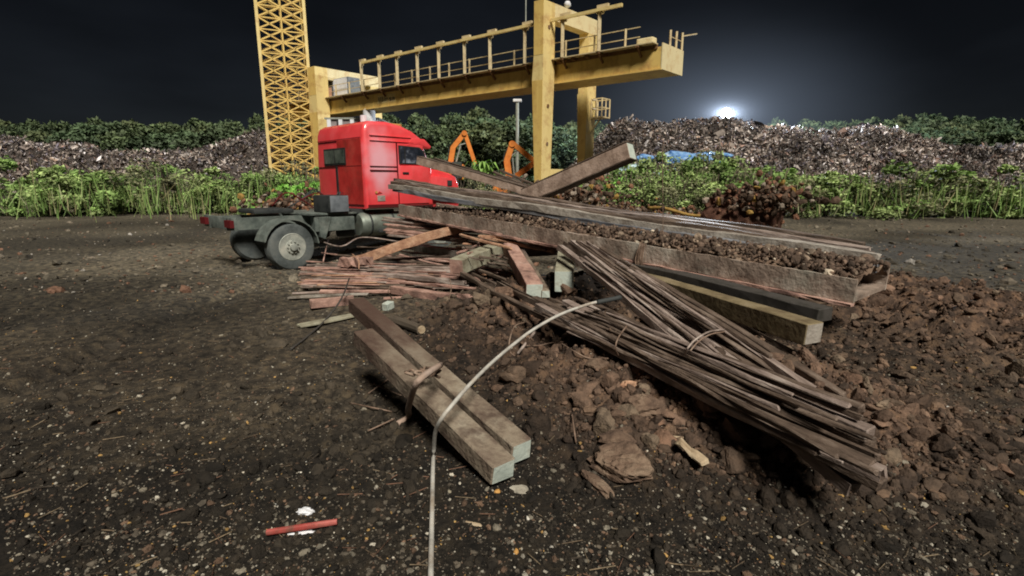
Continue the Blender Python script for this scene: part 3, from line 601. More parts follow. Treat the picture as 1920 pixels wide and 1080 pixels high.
wire([hp(843, 520, .4), hp(846, 540, .33), hp(842, 562, .22)], .006, 'wire', 'dark tie around the right end of the pinkish box bar')
wire([hp(732, 536, .3), hp(728, 548, .25), hp(735, 560, .12)], .008, 'wire', 'rusty tie around the left end of the pinkish box bar')
wire([hp(660, 476, .5), hp(672, 488, .46), hp(673, 505, .34)], .010, 'rust', 'bent rusty strip around the stub of the orange rusty girder')
wire([hp(615, 450, .3), hp(606, 490, .15)], .014, 'rustpink', 'short pinkish stick leaning beside the truck wheel', 'stick', 'stick')
wire([hp(600, 452, .35), hp(640, 462, .4), hp(680, 445, .5), hp(760, 455, .4)], .018, 'rodlight', 'bent pale pipe lying below the fuel tank', 'pipe', 'pipe')
wire([hp(1352, 540, .6), hp(1356, 556, .5), hp(1366, 566, .45)], .008, 'rodlight', 'small pale hook of wire hanging beneath the girder at right')
wire([hp(950, 462, .66), hp(960, 462, .68), hp(990, 462, .66)], .012, 'rodlight', 'thin pale strip lying over the top of the reddish billet', 'strip', 'strip')
wire([at(1243, 500, 6.3), at(1243, 400, 6.35), at(1242, 300, 6.4), at(1244, 262, 6.4)], .004, 'wire', 'thin upright stalk standing on the mud-filled girder', 'stalk', 'stalk')
for k, (a, b, cst) in enumerate([((690, 738), (735, 706), .03), ((655, 755), (735, 772), .01), ((700, 720), (760, 745), .02), ((1080, 830), (1072, 775), .02), ((690, 808), (740, 785), .02)]):
    wire([gp(*a, .03), gp((a[0] + b[0]) / 2, (a[1] + b[1]) / 2, .06), gp(*b, .02)], .006, 'wire', 'thin bent rusty wire poking from the soil near the foreground billets', group='loose wires in the soil')
n = 1500; t1 = rng.uniform(0, 1, n); t2 = rng.uniform(0, 1, n)
ka, kb, kc, kd = (np.array(hp(*q)[:]) for q in ((1000, 578, .42), (1385, 770, .36), (1085, 562, .46), (1385, 694, .42)))
P = (ka * (1 - t2[:, None]) + kc * t2[:, None]) * (1 - t1[:, None]) + (kb * (1 - t2[:, None]) + kd * t2[:, None]) * t1[:, None]
P[:, 2] = np.maximum(P[:, 2], hgt(P[:, 0], P[:, 1]) + .05)
s_ = .004 + .014 * rng.uniform(0, 1, n) ** 3
v, f, cc = scatter(icoA, P, s_[:, None] * rng.uniform(.6, 1.3, (n, 3)), rand_rot(n), np.array([.1, .068, .048]) * rng.uniform(.5, 1.8, (n, 1)))
tag(link('dirt_crumbs', np_mesh('dirt_crumbs', v, f, cc), 'clod'), 'crumbs of dirt lying on the lower bundle of flat bars', 'dirt', kind='stuff')
# loose things on the ground
def lump(name, px, py, size, mat, label, cat, seed=1, sub=3, amp=.25, rot=(0, 0, 0), off=0.):
    v, f = ico(sub, amp, seed); v = v * np.array(size)
    p = gp(px, py, 0); o = link(name, np_mesh(name, v, f), mat, loc=p + Vector((0, 0, size[2] * .4 + off)), rot=rot)
    return tag(o, label, cat)
lump('earth_slab', 1172, 885, (.2, .17, .08), 'earth', 'large cracked slab of caked earth at the lower right', 'earth lump', 3, 4, .36)
lump('earth_strip', 1117, 905, (.04, .14, .03), 'earth', 'narrow curved strip of caked earth left of the large slab', 'earth lump', 5, 3, .3, rot=(0, 0, R(25)))
lump('flat_stone', 975, 920, (.06, .05, .018), 'stone', 'flat pale stone just below the ends of the foreground billets', 'stone', 8, 2, .3)
lump('orange_stone', 933, 926, (.022, .022, .018), 'ostone', 'small orange stone beside the flat pale stone', 'stone', 9, 2)
lump('wood_chip', 886, 984, (.055, .015, .012), 'wood', 'pale curved chip of wood right of the hose near the bottom', 'wood chip', 10, 2, .3, rot=(0, 0, R(-20)))
lump('orange_stone', 968, 1037, (.016, .02, .014), 'ostone', 'rounded orange pebble at the bottom edge right of the hose', 'stone', 12, 2)
lump('brown_rock', 1215, 775, (.17, .1, .08), 'earth', 'broad brown rock in the mound under the lower bundle', 'rock', 14, 4, .25)
lump('brown_rock', 1120, 690, (.1, .08, .06), 'earth', 'rounded grey-brown rock high on the mound below the wire', 'rock', 15, 3, .25)
lump('tan_rock', 1178, 728, (.07, .05, .05), 'ostone', 'pointed ochre rock beside the dark hollow under the bundle', 'rock', 16, 3, .3).data.materials[0] = M['rust']
lump('brick_lump', 1000, 592, (.08, .06, .05), 'rust', 'reddish-orange lump of brick beside the hose on the mound', 'brick', 17, 2, .25)
lump('dark_rock', 1160, 830, (.13, .07, .05), 'earth', 'dark rounded rock above the large slab of earth', 'rock', 19, 3, .25)
lump('rag', 560, 1000, (.07, .025, .018), 'white', 'crumpled white rag in front of the red pipe end', 'rag', 20, 3, .4)
lump('rag', 575, 962, (.045, .03, .02), 'white', 'crumpled whitish rag just behind the red pipe end', 'rag', 22, 3, .4)
lump('white_stone', 660, 960, (.03, .022, .012), 'stone', 'small pale stone in the dark gravel left of the hose', 'stone', 23, 2)
wire([gp(1250, 818, .03), gp(1285, 822, .03), gp(1305, 828, .03)], .009, 'wood', 'thin pale splinter leading into the broken board', 'wood splinter', 'wood_splinter')
p0 = gp(1275, 822, .09); p1 = gp(1326, 862, .07)
beam('broken_board', p0, p1, .065, .02, 'wood', 'pale broken board lying on the soil at the right', 'board', jit=.008, seg=5)
beam('red_pipe', gp(500, 998, .045), gp(632, 978, .045), .03, .03, 'redpipe', 'short dull red pipe lying at the lower left edge', 'pipe', kind='round', jit=.001)
lg = thing('log', 'short cut log with a pale sawn end, behind the foreground billets', 'log')
a, b = gp(735, 600, .06), gp(790, 618, .06)
beam('trunk', a, b, .11, .11, 'bark', kind='round', parent=lg); d = (b - a).normalized()
m = MB(); m.bar(b, b + d * .012, .085, .085, 12); m.build('sawn_end', 'wood', lg)
beam('small_block', gp(722, 577, .05), gp(734, 571, .06), .1, .1, 'billet_end', 'small pale greenish block lying behind the foreground billets', 'block', seg=2)
beam('flat_plank', gp(560, 612, .02), gp(665, 590, .03), .14, .03, 'olivegrey', 'greenish-grey plank half buried at the left edge', 'plank')
# ---------------------------------------------------------------- truck
T0 = at(690, 390, 12.7); hd = math.atan2(.725, .689)
tr = thing('truck', 'red bonneted tractor truck seen from behind, without trailer, standing behind the steel heap', 'truck', (T0.x, T0.y, 0), hd)
W = 2.47
def sm(m, *a, **k): return m.build(*a, smooth=True, **k)
prof = [(0, 1.10), (-.02, 2.0), (0, 2.95), (.06, 3.12), (.2, 3.2), (.7, 3.22), (1.1, 3.16), (1.45, 3.04), (1.72, 2.88), (1.86, 2.72), (1.8, 2.62), (1.82, 2.55), (2.02, 2.12), (2.06, 1.10)]
m = MB(); m.poly(prof, 0, W)
bmesh.ops.recalc_face_normals(m.b, faces=m.b.faces)
es = [e for e in m.b.edges if abs(e.verts[0].co.y - e.verts[1].co.y) < .01]
bmesh.ops.bevel(m.b, geom=es, offset=.11, segments=4, affect='EDGES', profile=.5)
# tumblehome: narrow the roof a little
for v in m.b.verts:
    if v.co.z > 2.3: v.co.y = W / 2 + (v.co.y - W / 2) * (1 - .05 * (v.co.z - 2.3))
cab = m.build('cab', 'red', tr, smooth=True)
def box(nm, x0, x1, y0, y1, z0, z1, mt, par=tr, bev=.0, label=None):
    m = MB(); m.box(x0, x1, y0, y1, z0, z1)
    if bev: m.bevel(bev, 2)
    o = m.build(nm, mt, par, smooth=bool(bev))
    if label: o['label'] = label
    return o
# back wall details (plane x=-.02)
box('rear_panel', -.034, -.018, .13, 1.28, 1.2, 2.78, 'reddull', label='dull chalky red right half of the back wall')
wd = box('rear_window', -.05, -.012, .86, 1.99, 2.17, 2.60, 'black', bev=.02)
box('pane', -.058, -.05, .91, 1.38, 2.22, 2.55, 'glass', wd); box('pane', -.058, -.05, 1.44, 1.94, 2.22, 2.55, 'glass', wd)
box('seam', -.045, -.02, 1.32, 1.40, 1.2, 2.16, 'black')
box('crease', -.036, -.019, .14, 2.33, 2.13, 2.145, 'redseam'); box('crease', -.036, -.012, .14, 2.33, 2.80, 2.812, 'redseam')
# side details (near side is y=0, faces -y)
box('side_seam', .12, .9, -.006, .02, 2.02, 2.045, 'redseam'); box('side_seam', .12, .9, -.005, .02, 2.13, 2.138, 'redseam')
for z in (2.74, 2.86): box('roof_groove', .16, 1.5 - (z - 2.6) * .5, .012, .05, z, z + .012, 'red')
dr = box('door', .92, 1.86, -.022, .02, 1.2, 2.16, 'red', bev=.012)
box('door_gap', .895, .918, -.01, .02, 1.12, 2.72, 'redseam')
box('handle', 1.04, 1.22, -.045, -.02, 1.96, 2.0, 'black', dr)
m = MB(); m.poly([(.97, 2.2), (.97, 2.66), (1.6, 2.64), (1.74, 2.55), (1.86, 2.2)], -.012, .03); sw = m.build('side_window', 'black', tr)
m = MB(); m.poly([(1.0, 2.23), (1.0, 2.63), (1.57, 2.61), (1.7, 2.53), (1.81, 2.23)], -.018, -.013); m.build('pane', 'glassd', sw)
box('window_frame_post', 1.12, 1.15, -.026, -.018, 2.23, 2.62, 'black', sw)
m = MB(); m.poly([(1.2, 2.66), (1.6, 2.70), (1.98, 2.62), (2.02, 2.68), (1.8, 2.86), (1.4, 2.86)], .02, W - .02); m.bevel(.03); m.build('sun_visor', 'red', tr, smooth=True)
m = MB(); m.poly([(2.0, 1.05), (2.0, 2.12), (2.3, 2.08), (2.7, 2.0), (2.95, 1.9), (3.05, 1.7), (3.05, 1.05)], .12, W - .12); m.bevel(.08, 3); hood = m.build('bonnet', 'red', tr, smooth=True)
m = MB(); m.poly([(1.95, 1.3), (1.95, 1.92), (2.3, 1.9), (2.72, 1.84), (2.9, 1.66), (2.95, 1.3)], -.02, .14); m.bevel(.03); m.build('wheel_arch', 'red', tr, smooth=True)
box('headlight', 2.5, 2.66, -.04, -.015, 1.66, 1.8, 'dark'); box('grille', 3.04, 3.08, .5, W - .5, 1.2, 1.8, 'dark')
m = MB(); m.poly([(2.03, 2.14), (1.86, 2.52), (1.84, 2.58), (1.9, 2.52), (2.08, 2.14)], .15, W - .15); m.build('windscreen', 'glassd', tr)
box('plate', .28, .5, -.012, .02, 1.28, 1.42, 'palegrey', bev=.004, label='small pale sticker low on the cab side')
mr = box('mirror', 2.02, 2.1, W + .12, W + .34, 2.15, 2.6, 'white', bev=.03)
m = MB(); m.bar((2.0, W - .05, 2.5), (2.05, W + .15, 2.5), .03); m.build('mirror_arm', 'dark', mr)
m = MB(); m.bar((.55, .9, 3.1), (.55, .9, 3.42), .16, n=12); m.build('air_horn', 'white', tr)
m = MB(); m.bar((.2, 1.6, 3.19), (.2, 1.6, 3.3), .04, n=8); m.build('aerial_base', 'dark', tr)
box('roof_lamp', .9, 1.3, .3, .5, 3.13, 3.22, 'ostone', bev=.02); box('roof_lamp', 1.3, 1.4, W - .5, W - .3, 3.05, 3.16, 'ostone', bev=.02)
# chassis
m = MB(); m.box(-3.0, 1.9, .62, .72, .72, .98); m.box(-3.0, 1.9, 1.74, 1.84, .72, .98)
for x in (-2.9, -1.3, -.3, 1.0): m.box(x, x + .1, .721, 1.739, .76, .94)
m.build('chassis_frame', 'chassis', tr)
box('chassis_plate', -1.4, -.2, .2, 2.2, .985, 1.03, 'chassis', bev=.01)
box('side_skirt', -1.35, -.35, .05, .12, .62, .94, 'chassis', bev=.02)
box('fifth_wheel', -2.4, -1.5, .75, 1.75, 1.04, 1.14, 'dark', bev=.03)
b1 = box('battery_box', -.98, -.5, .02, .85, 1.04, 1.44, 'dark', bev=.03); box('box_cover', -.97, -.51, -.004, .02, 1.06, 1.43, 'greybox', b1, bev=.01)
box('cab_mount', -.3, .1, .3, 2.1, .99, 1.09, 'dark'); box('tail_lamp', -3.08, -3.0, .25, .6, .8, .95, 'redseam'); box('tail_lamp', -3.08, -3.0, W - .6, W - .25, .8, .95, 'redseam')
box('rear_crossmember', -3.0, -2.94, .25, W - .25, .74, 1.0, 'chassis', bev=.01)
for k_ in range(3):
    m = MB(); m.tube([(-.1, 1.0 + .12 * k_, 1.5), (-.3, 1.0 + .12 * k_, 1.15 + .03 * k_), (-.7, 1.05 + .1 * k_, 1.48 + .04 * k_), (-1.2, 1.1, 1.3), (-1.5, 1.2, 1.12)], .018, 6); m.build('air_line', ('redseam', 'dark', 'dark')[k_], tr)
for x_ in (.25, 1.0, 1.75):
    m = MB(); m.lathe([(.03, 0), (.03, -.02)], (x_, .0, 1.5), 'y', 10); m.build('marker_lamp', 'ostone', tr)
box('lower_trim', .02, .9, -.008, .01, 1.14, 1.2, 'redseam'); box('door_crease', .95, 1.84, -.03, -.02, 1.62, 1.635, 'redseam')
m = MB(); m.poly([(.26, 1.45), (.34, 1.52), (.42, 1.48)], -.008, .0); m.build('scrape', 'reddull', tr)
box('step', .3, .9, .02, .4, .5, .6, 'dark', bev=.02)
m = MB(); m.lathe([(.05, -.14), (.26, -.12), (.3, -.06), (.3, 1.1), (.26, 1.14), (.05, 1.15)], (0, .33, .70), 'x', 36); ft = m.build('fuel_tank', 'tank', tr, smooth=True)
for x in (.1, .75):
    m = MB(); m.lathe([(.309, x), (.309, x + .05)], (0, .33, .70), 'x', 36); m.build('tank_band', 'dark', ft)
m = MB(); m.lathe([(.05, 0), (.05, .04)], (.35, .2, 1.0), 'z', 14); m.build('cap', 'dark', ft)
m = MB(); m.lathe([(.02, -.7), (.1, -.68), (.11, -.62), (.11, -.3), (.1, -.25), (.02, -.23)], (0, .3, .55), 'x', 18); m.build('air_tank', 'dark', tr, smooth=True)
def wheel(x, y, out):
    r = .52; c = (x, y, .33)
    m = MB(); s = out
    m.lathe([(.30, 0), (.44, -.02 * s * -1), (.49, .03 * -s * -1 if False else .0), (r, -.05 * -s * -1 if False else -s * .06), (r, -s * .24), (.46, -s * .3), (.3, -s * .3)], c, 'y', 48)
    t = m.build('tyre', 'tyre', None, smooth=True)
    m = MB(); m.lathe([(.305, s * .004), (.29, s * .012), (.275, -s * .03), (.22, -s * .06), (.17, -s * .03), (.15, s * .02), (.085, s * .03), (.075, s * .09), (.02, s * .1)], c, 'y', 40)
    rm = m.build('rim', 'rim', None, smooth=True)
    m = MB()
    for i in range(10):
        a = 2 * math.pi * i / 10; p = (x + .125 * math.cos(a), y, .33 + .125 * math.sin(a))
        m.bar((p[0], y + s * .015, p[2]), (p[0], y + s * .055, p[2]), .03, n=6)
    nuts = m.build('wheel_nuts', 'rim', None)
    m = MB()
    for i in range(8):
        a = 2 * math.pi * (i + .5) / 8; p = (x + .235 * math.cos(a), .33 + .235 * math.sin(a))
        m.bar((p[0], y - s * .058, p[1]), (p[0], y - s * .044, p[1]), .05, n=8)
    hl = m.build('rim_holes', 'dark', None)
    return t, rm, nuts, hl
for x, y, s in ((-1.92, .02, -1), (-1.92, W - .02, 1), (2.3, .1, -1), (2.3, W - .1, 1)):
    o = bpy.data.objects.new('wheel', None); COL.objects.link(o); o.parent = tr
    for q in wheel(x, y, s): q.parent = o
m = MB(); P_ = []
for i in range(13):
    a = math.pi * (.02 + .9 * i / 12); P_.append((-1.92 + .62 * math.cos(a), .33 + .62 * math.sin(a)))
m.poly(P_ + [(-1.92 + (x + 1.92) * .955, .33 + (z - .33) * .955) for x, z in P_[::-1]], .0, .55); m.build('mudguard', 'chassis', tr)
m = MB(); m.poly([(-1.25, .50), (-1.27, .95), (-.95, .95), (-1.13, .45)], .03, .45); m.build('mudguard_stay', 'chassis', tr)
m = MB(); m.tube([(-.9, .9, 1.1), (-1.3, .8, 1.35), (-1.6, .9, 1.5), (-1.9, 1.0, 1.2)], .015); m.build('air_line', 'redseam', tr)
m = MB(); m.bar((-2.2, 1.26, .33), (2.3, 1.26, .33), .06) if False else m.bar((-1.92, .1, .33), (-1.92, W - .1, .33), .14, n=10); m.build('axle', 'dark', tr)

# ---------------------------------------------------------------- gantry crane
G0 = hp(1241, 128, 10.2); G1 = hp(613, 214, 10.2); gd = (G1 - G0); gd.z = 0; gd.normalize(); pd = Vector((-gd.y, gd.x, 0)) if False else Vector((gd.y, -gd.x, 0))
if pd.y < 0: pd = -pd
pd = (pd * .965 + Vector((1, 0, 0)) * .14).normalized()
cr = thing('gantry_crane', 'big yellow gantry crane with a long box girder and railed walkway behind the heap', 'crane', (G0.x, G0.y, 0))
def G(s, y, z): v = gd * s + pd * y; return (v.x, v.y, z)
def gbox(m, s0, s1, y0, y1, z0, z1): m.hexa([G(s0, y0, z0), G(s1, y0, z0), G(s1, y1, z0), G(s0, y1, z0), G(s0, y0, z1), G(s1, y0, z1), G(s1, y1, z1), G(s0, y1, z1)]); return m
def s_of(px, y=0., z=10.2):
    best = min(np.arange(0, 62, .05), key=lambda s: abs(960 + PX * (lambda w: w[0] / (math.cos(PITCH) * w[1] - math.sin(PITCH) * (w[2] - EYE)))(Vector(G(s, y, z)) + Vector((G0.x, G0.y, 0))) - px))
    return float(best)
ZB, ZT, GW = 10.2, 11.75, 3.4
SL = s_of(600); SE = SL + 7
gbox(MB(), .08, SE, 0, GW, ZB, ZT).build('girder', 'yellow', cr)
m = MB(); gbox(m, 0, .08, -.03, GW + .03, ZB - .05, ZT + .25); m.build('end_plate', 'cream', cr)
m = MB(); gbox(m, .0, SE, -.12, .0, ZB - .1, ZB - .004); m.build('bottom_flange', 'yellow', cr)
m = MB(); 
for s in np.arange(2.5, SE, 2.6): gbox(m, s, s + .05, -.03, 0, ZB, ZT)
m.build('stiffeners', 'yellow', cr)
m = MB(); gbox(m, .4, SE, -.75, -.002, ZT + .16, ZT + .24); m.build('walkway', 'rail', cr)
m = MB(); gbox(m, .4, SE, -.1, -.003, ZT - .12, ZT + .15); m.build('rusty_ledge', 'gratedark', cr)
posts = [680, 713, 746, 784, 824, 872, 919, 984, 1054, 1122]
m = MB(); pr = MB()
for p in posts + [640, 1195]:
    s = s_of(p, -.7, 12)
    br = MB(); br.bar(G(s, -.75, ZT + .14), G(s, -.05, ZT - .55), .12, .2); gbox(br, s - .12, s + .12, -.8, -.0, ZT + .02, ZT + .15)
    br.build('bracket', 'gratedark', cr)
    if p in posts:
        po = MB(); po.bar(G(s, -.72, ZT + .2), G(s, -.72, ZT + 3.3), .26); gbox(po, s - .75, s + .2, -.83, -.6, ZT + 3.3, ZT + 3.55); gbox(po, s - .35, s + .2, -.80, -.62, ZT + 2.9, ZT + 3.3)
        po.build('rail_support', 'rail', cr)
sa, sb = s_of(680, -.8, 15), s_of(1168, -.8, 15)
m = MB(); m.bar(G(sb, -.92, ZT + 3.15), G(sa, -.92, ZT + 3.15), .22); m.build('cable_rail', 'yellowp', cr)
for s in np.arange(3.2, SE - 1, 2.7):
    if abs(s - s_of(1095)) < .5: continue
    po = MB(); po.bar(G(s, .25, ZT), G(s, .25, ZT + 1.75), .15); po.build('guardrail_post', 'rail', cr)
m = MB()
for z in (1.0, 1.7): m.bar(G(2.0, .25, ZT + z), G(SE, .25, ZT + z), .06)
m.build('guardrail', 'rail', cr)
for y in (1.2, 2.2, 3.2):
    po = MB(); po.bar(G(.06, y, ZT), G(.06, y, ZT + 1.35 + (y - 1.2) * .1), .14); po.build('guardrail_post', 'rail', cr)
m = MB(); m.bar(G(.06, 1.1, ZT + .9), G(.06, 3.2, ZT + .9), .05); m.bar(G(.06, 3.2, ZT + 1.3), G(-.9, 3.6, ZT + 1.4), .08); m.build('end_rail', 'rail', cr)
m = MB(); gbox(m, .9, 2.2, .1, .8, ZT + .25, ZT + .85); m.bevel(.1); m.build('motor_housing', 'cream', cr)
m = MB()
for s in np.arange(6, 12, 1.3): gbox(m, s, s + .3, -.5, -.1, ZT - .05, ZT + .15)
m.build('cable_trolleys', 'gratedark', cr)
# nameplate: illegible dark letters on a pale panel
sn0, sn1 = s_of(709), s_of(742)
np_ = gbox(MB(), sn1 * 1.0, sn0, -.012, 0, ZB + .35, ZB + 1.2).build('nameplate', 'yellowp', cr)
fc_ = bpy.data.curves.new('t', 'FONT'); fc_.body = 'Illinsa'; fc_.size = 1.0; fc_.extrude = .004
fo = bpy.data.objects.new('t', fc_); COL.objects.link(fo); dg = bpy.context.evaluated_depsgraph_get(); fme = bpy.data.meshes.new_from_object(fo.evaluated_get(dg)); bpy.data.objects.remove(fo)
xs_ = [v.co.x for v in fme.vertices]; fw = max(xs_) - min(xs_)
lt = link('lettering', fme, 'dark', np_)
wl = abs(sn1 - sn0) * .92
Mx = Matrix.Identity(4); xd = -gd; zd = Vector((0, 0, 1)); yd = zd.cross(xd)
for i in range(3): Mx[i][0] = xd[i]; Mx[i][1] = zd[i]; Mx[i][2] = xd.cross(zd)[i]
smx = max(sn0, sn1) - .1
lt.matrix_local = Matrix.Translation(Vector(G(smx, -.02, ZB + .5))) @ Mx @ Matrix.Diagonal((wl / fw, .75, 1, 1))
# portals
def portal(spx, zt, yf, yr, w1, w2, lower_front=True, nm='portal'):
    s = s_of(spx, yf)
    fp = MB()
    fp.hexa([G(s + w1*.15, yf - .0, -1), G(s + w1 * .80, yf, -1), G(s + w1 * .80, yf + w2 * .8, -1), G(s + w1*.15, yf + w2 * .8, -1), G(s, yf - .12, ZB), G(s + w1 * 1.15, yf - .12, ZB), G(s + w1 * 1.15, yf + w2, ZB), G(s, yf + w2, ZB)])
    fp.hexa([G(s, yf - .12, ZB), G(s + w1 * 1.15, yf - .12, ZB), G(s + w1 * 1.15, yf + w2, ZB), G(s, yf + w2, ZB), G(s, yf - .1, ZB + 2), G(s + w1, yf - .1, ZB + 2), G(s + w1, yf + w2, ZB + 2), G(s, yf + w2, ZB + 2)])
    gbox(fp, s, s + w1, yf - .1, yf + w2, ZB + 2, zt)
    f_ = fp.build('portal_leg', 'yellowp', cr)
    m = MB(); gbox(m, s + w1 * .02, s + w1 * .98, yf - .115, yf - .104, ZB + 2, zt - .02); m.build('leg_face_shade', 'yellow', f_)  # darker yellow sheet over the leg front, its shade put into the colour
    m = MB(); m.hexa([G(s + w1*.17, yf - .02, -.9), G(s + w1 * .78, yf - .02, -.9), G(s + w1 * .78, yf - .01, -.9), G(s + w1*.17, yf - .01, -.9), G(s + .02, yf - .14, ZB), G(s + w1 * 1.13, yf - .14, ZB), G(s + w1 * 1.13, yf - .125, ZB), G(s + .02, yf - .125, ZB)]); m.build('leg_face_shade', 'yellow', f_)
    rp = MB()
    gbox(rp, s, s + w1, yr - w2, yr, ZB - .3, zt - 1.3)
    rp.hexa([G(s + w1*.15, yr - w2, -1), G(s + w1 * .80, yr - w2, -1), G(s + w1 * .80, yr, -1), G(s + w1*.15, yr, -1), G(s, yr - w2, ZB - .3), G(s + w1 * 1.1, yr - w2, ZB - .3), G(s + w1 * 1.1, yr, ZB - .3), G(s, yr, ZB - .3)])
    rp.build('portal_leg', 'yellowp', cr)
    tb = MB(); gbox(tb, s, s + w1, yf + w2, yr, zt - 1.3, zt); tb.build('portal_beam', 'cream' if zt > 15 else 'yellowp', cr)
    sb_ = MB(); gbox(sb_, s + .1, s + w1 - .1, yf + w2 * .8, yr - w2, 1.6, 3.0); sb_.build('sill_beam', 'yellowp', cr)
    for z in np.arange(2, zt - 1, 3.1):
        if abs(z - ZB) > 1.2:
            b = MB(); k = max(0, min(1, (ZB - z) / ZB)); y_ = yf + w2 * .45
            b.bar(G(s - .05 + w1 * .15 * k, y_, z), G(s + .05, y_, z), .3, n=8); b.build('bolt_plate', 'gratedark', f_)
    return s
sR = portal(1019, 16.35, -1.7, 6.0, .95, 1.4)
sLp = portal(597, 15.4, -1.7, 7.2, 1.5, 1.5)
# ladder, cage and platform on the rear right leg
lad = MB(); 
for y in (7.1, 7.5): lad.bar(G(sR - .1, y, .5), G(sR - .1, y, 12), .07)
for z in np.arange(.8, 12, .45): lad.bar(G(sR - .1, 7.1, z), G(sR - .1, 7.5, z), .04)
lad.b.free()
pf = MB(); gbox(pf, sR - 1.2, sR + .3, 5.2, 6.6, 7.75, 7.86); pf.bar(G(sR - 1.0, 5.4, 7.75), G(sR + .1, 5.4, 6.4), .12); pf = pf.build('platform', 'rail', cr)
cg = MB(); E_ = ((sR - 1.15, 5.25), (sR - 1.15, 6.55), (sR + .1, 6.55), (sR - .05, 5.25))
for s, y in E_ + ((sR - 1.15, 5.9), (sR - .6, 5.25)): cg.bar(G(s, y, 7.86), G(s, y, 9.45), .11)
for z in (8.65, 9.45):
    for a_, b_ in zip(E_, E_[1:] + E_[:1]): cg.bar(G(*a_, z), G(*b_, z), .09)
cg.build('platform_rail', 'rail', pf)
m = MB(); s = s_of(986, -.72, 14); m.bar(G(s, -.72, ZT + 3.5), G(s, -.72, ZT + 12), .09); m.build('lightning_rod', 'galv', cr)
m = MB(); m.lathe([(.05, 0), (.25, .1), (.3, .3), (.2, .5), (.05, .55)], G(sR + .6, 2.2, 16.7), 'z', 12); m.build('beacon', 'white', cr)
# machinery cabin within the left portal
m = MB(); gbox(m, SL - 5.2, SL - 1.2, .6, 2.2, ZT + .1, ZT + 2.5); cb = m.build('machinery_cabin', 'greybox', cr)
m = MB(); gbox(m, SL - 5.0, SL - 2.3, .55, .595, ZT + .45, ZT + 2.45); m.build('white_panel', 'white', cb)
m = MB(); gbox(m, SL - 2.4, SL - .9, -.5, .3, ZT + .26, ZT + 1.5); m.bevel(.1); m.build('winch_motor', 'rust', cr)
# ---------------------------------------------------------------- lattice tower
def lattice(px, Y, wd, zt, label):
    p = at(px, 300, Y); t = thing('lattice_tower', label, 'tower', (p.x, Y, 0), R(24))
    h = wd / 2; cs = [(-h, -h), (h, -h), (h, h), (-h, h)]
    for c in cs:
        m = MB(); m.bar((*c, 0), (*c, zt), .34); m.build('corner_post', 'yellowp', t)
    st = wd * .25; m = MB(); m2 = MB()
    for k in range(4):
        a, b = cs[k], cs[(k + 1) % 4]; z = 0; i = 0
        mid = ((a[0] + b[0]) / 2, (a[1] + b[1]) / 2)
        while z < zt - st:
            for (q, r_) in ((a, mid), (mid, b)):
                m.bar((*q, z), (*r_, z + st), .15); m.bar((*r_, z), (*q, z + st), .15)
            m2.bar((*a, z), (*b, z), .12); z += st; i += 1
        m2.bar((*mid, 0), (*mid, zt), .14)
    m.build('cross_bracing', 'yellow', t); m2.build('horizontal_struts', 'yellow', t)
    return t
lattice(548, 68, 5.2, 44, 'tall yellow lattice tower rising past the top edge, left of the crane')
# ---------------------------------------------------------------- leaves
quad = (np.array([(-1, 0, 0), (0, -.55, .12), (1, 0, 0), (0, .55, .12)], float), np.array([(0, 1, 2, 3)]))
def crown(name, clumps, nleaf, ls, dark, light, mat='leaf'):
    P = []; Cc = []
    for (cx, cy, cz, r) in clumps:
        d = rng.normal(size=(nleaf, 3)); d /= np.linalg.norm(d, axis=1)[:, None]
        rr = r * (.55 + .5 * rng.uniform(0, 1, nleaf) ** .6) * (1 + .18 * np.sin(d[:, 0] * 5 + cx) * np.cos(d[:, 2] * 6 + cy))
        p = np.array([cx, cy, cz]) + d * rr[:, None] * np.array([1, 1, .85]); P.append(p)
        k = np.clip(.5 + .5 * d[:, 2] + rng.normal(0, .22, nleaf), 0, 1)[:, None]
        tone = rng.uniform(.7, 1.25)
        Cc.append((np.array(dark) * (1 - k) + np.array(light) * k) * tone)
    P = np.concatenate(P); Cc = np.concatenate(Cc); n = len(P)
    s = ls * rng.uniform(.6, 1.3, n)
    v, f, c = scatter([quad], P, np.stack([s, s, s], 1), rand_rot(n), Cc)
    return np_mesh(name, v, f, c)
tv = []
for k in range(5):
    cl = []; 
    for i in range(26):
        a = random.uniform(0, 6.28); z = random.uniform(2, 12.5); r0 = 4.4 * math.sqrt(max(.1, 1 - ((z - 6.5) / 8) ** 2)) * random.uniform(.35, 1)
        cl.append((r0 * math.cos(a), r0 * math.sin(a), z, random.uniform(1.3, 2.4)))
    cl.append((0, 0, 12.6, 1.8))
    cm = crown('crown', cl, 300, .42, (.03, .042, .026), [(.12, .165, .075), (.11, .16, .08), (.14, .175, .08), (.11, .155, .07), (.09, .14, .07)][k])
    m = MB(); m.tube([(0, 0, -.5), (.2, .1, 3), (-.1, .2, 7), (.1, 0, 10)], .28, 7, 2)
    for i in range(6):
        a = i * 1.05; m.tube([(0, 0, 3 + i * .9), (1.3 * math.cos(a), 1.3 * math.sin(a), 4.6 + i), (2.8 * math.cos(a), 2.8 * math.sin(a), 6 + i)], .1, 5, 2)
    for v in m.b.verts: pass
    t_ = bpy.data.meshes.new('trunk'); m.b.to_mesh(t_); m.b.free(); tv.append((cm, t_))
for cm, t_ in tv:
    cm.materials.append(M['leaf']); t_.materials.append(M['bark'])
def top_y(px):
    xs = [-200, 300, 520, 690, 740, 800, 860, 900, 960, 1010, 1060, 1100, 1160, 1400, 1700, 2100]
    ys = [215, 222, 215, 224, 212, 210, 202, 200, 208, 213, 216, 224, 236, 226, 215, 225]
    return float(np.interp(px, xs, ys))
tl = ['round crowned dark green tree in the forest edge behind the yard', 'bushy grey-green tree in the forest edge behind the yard', 'olive green full tree in the forest edge behind the yard', 'dense mid green tree in the forest edge behind the yard', 'deep green tall tree in the forest edge behind the yard']
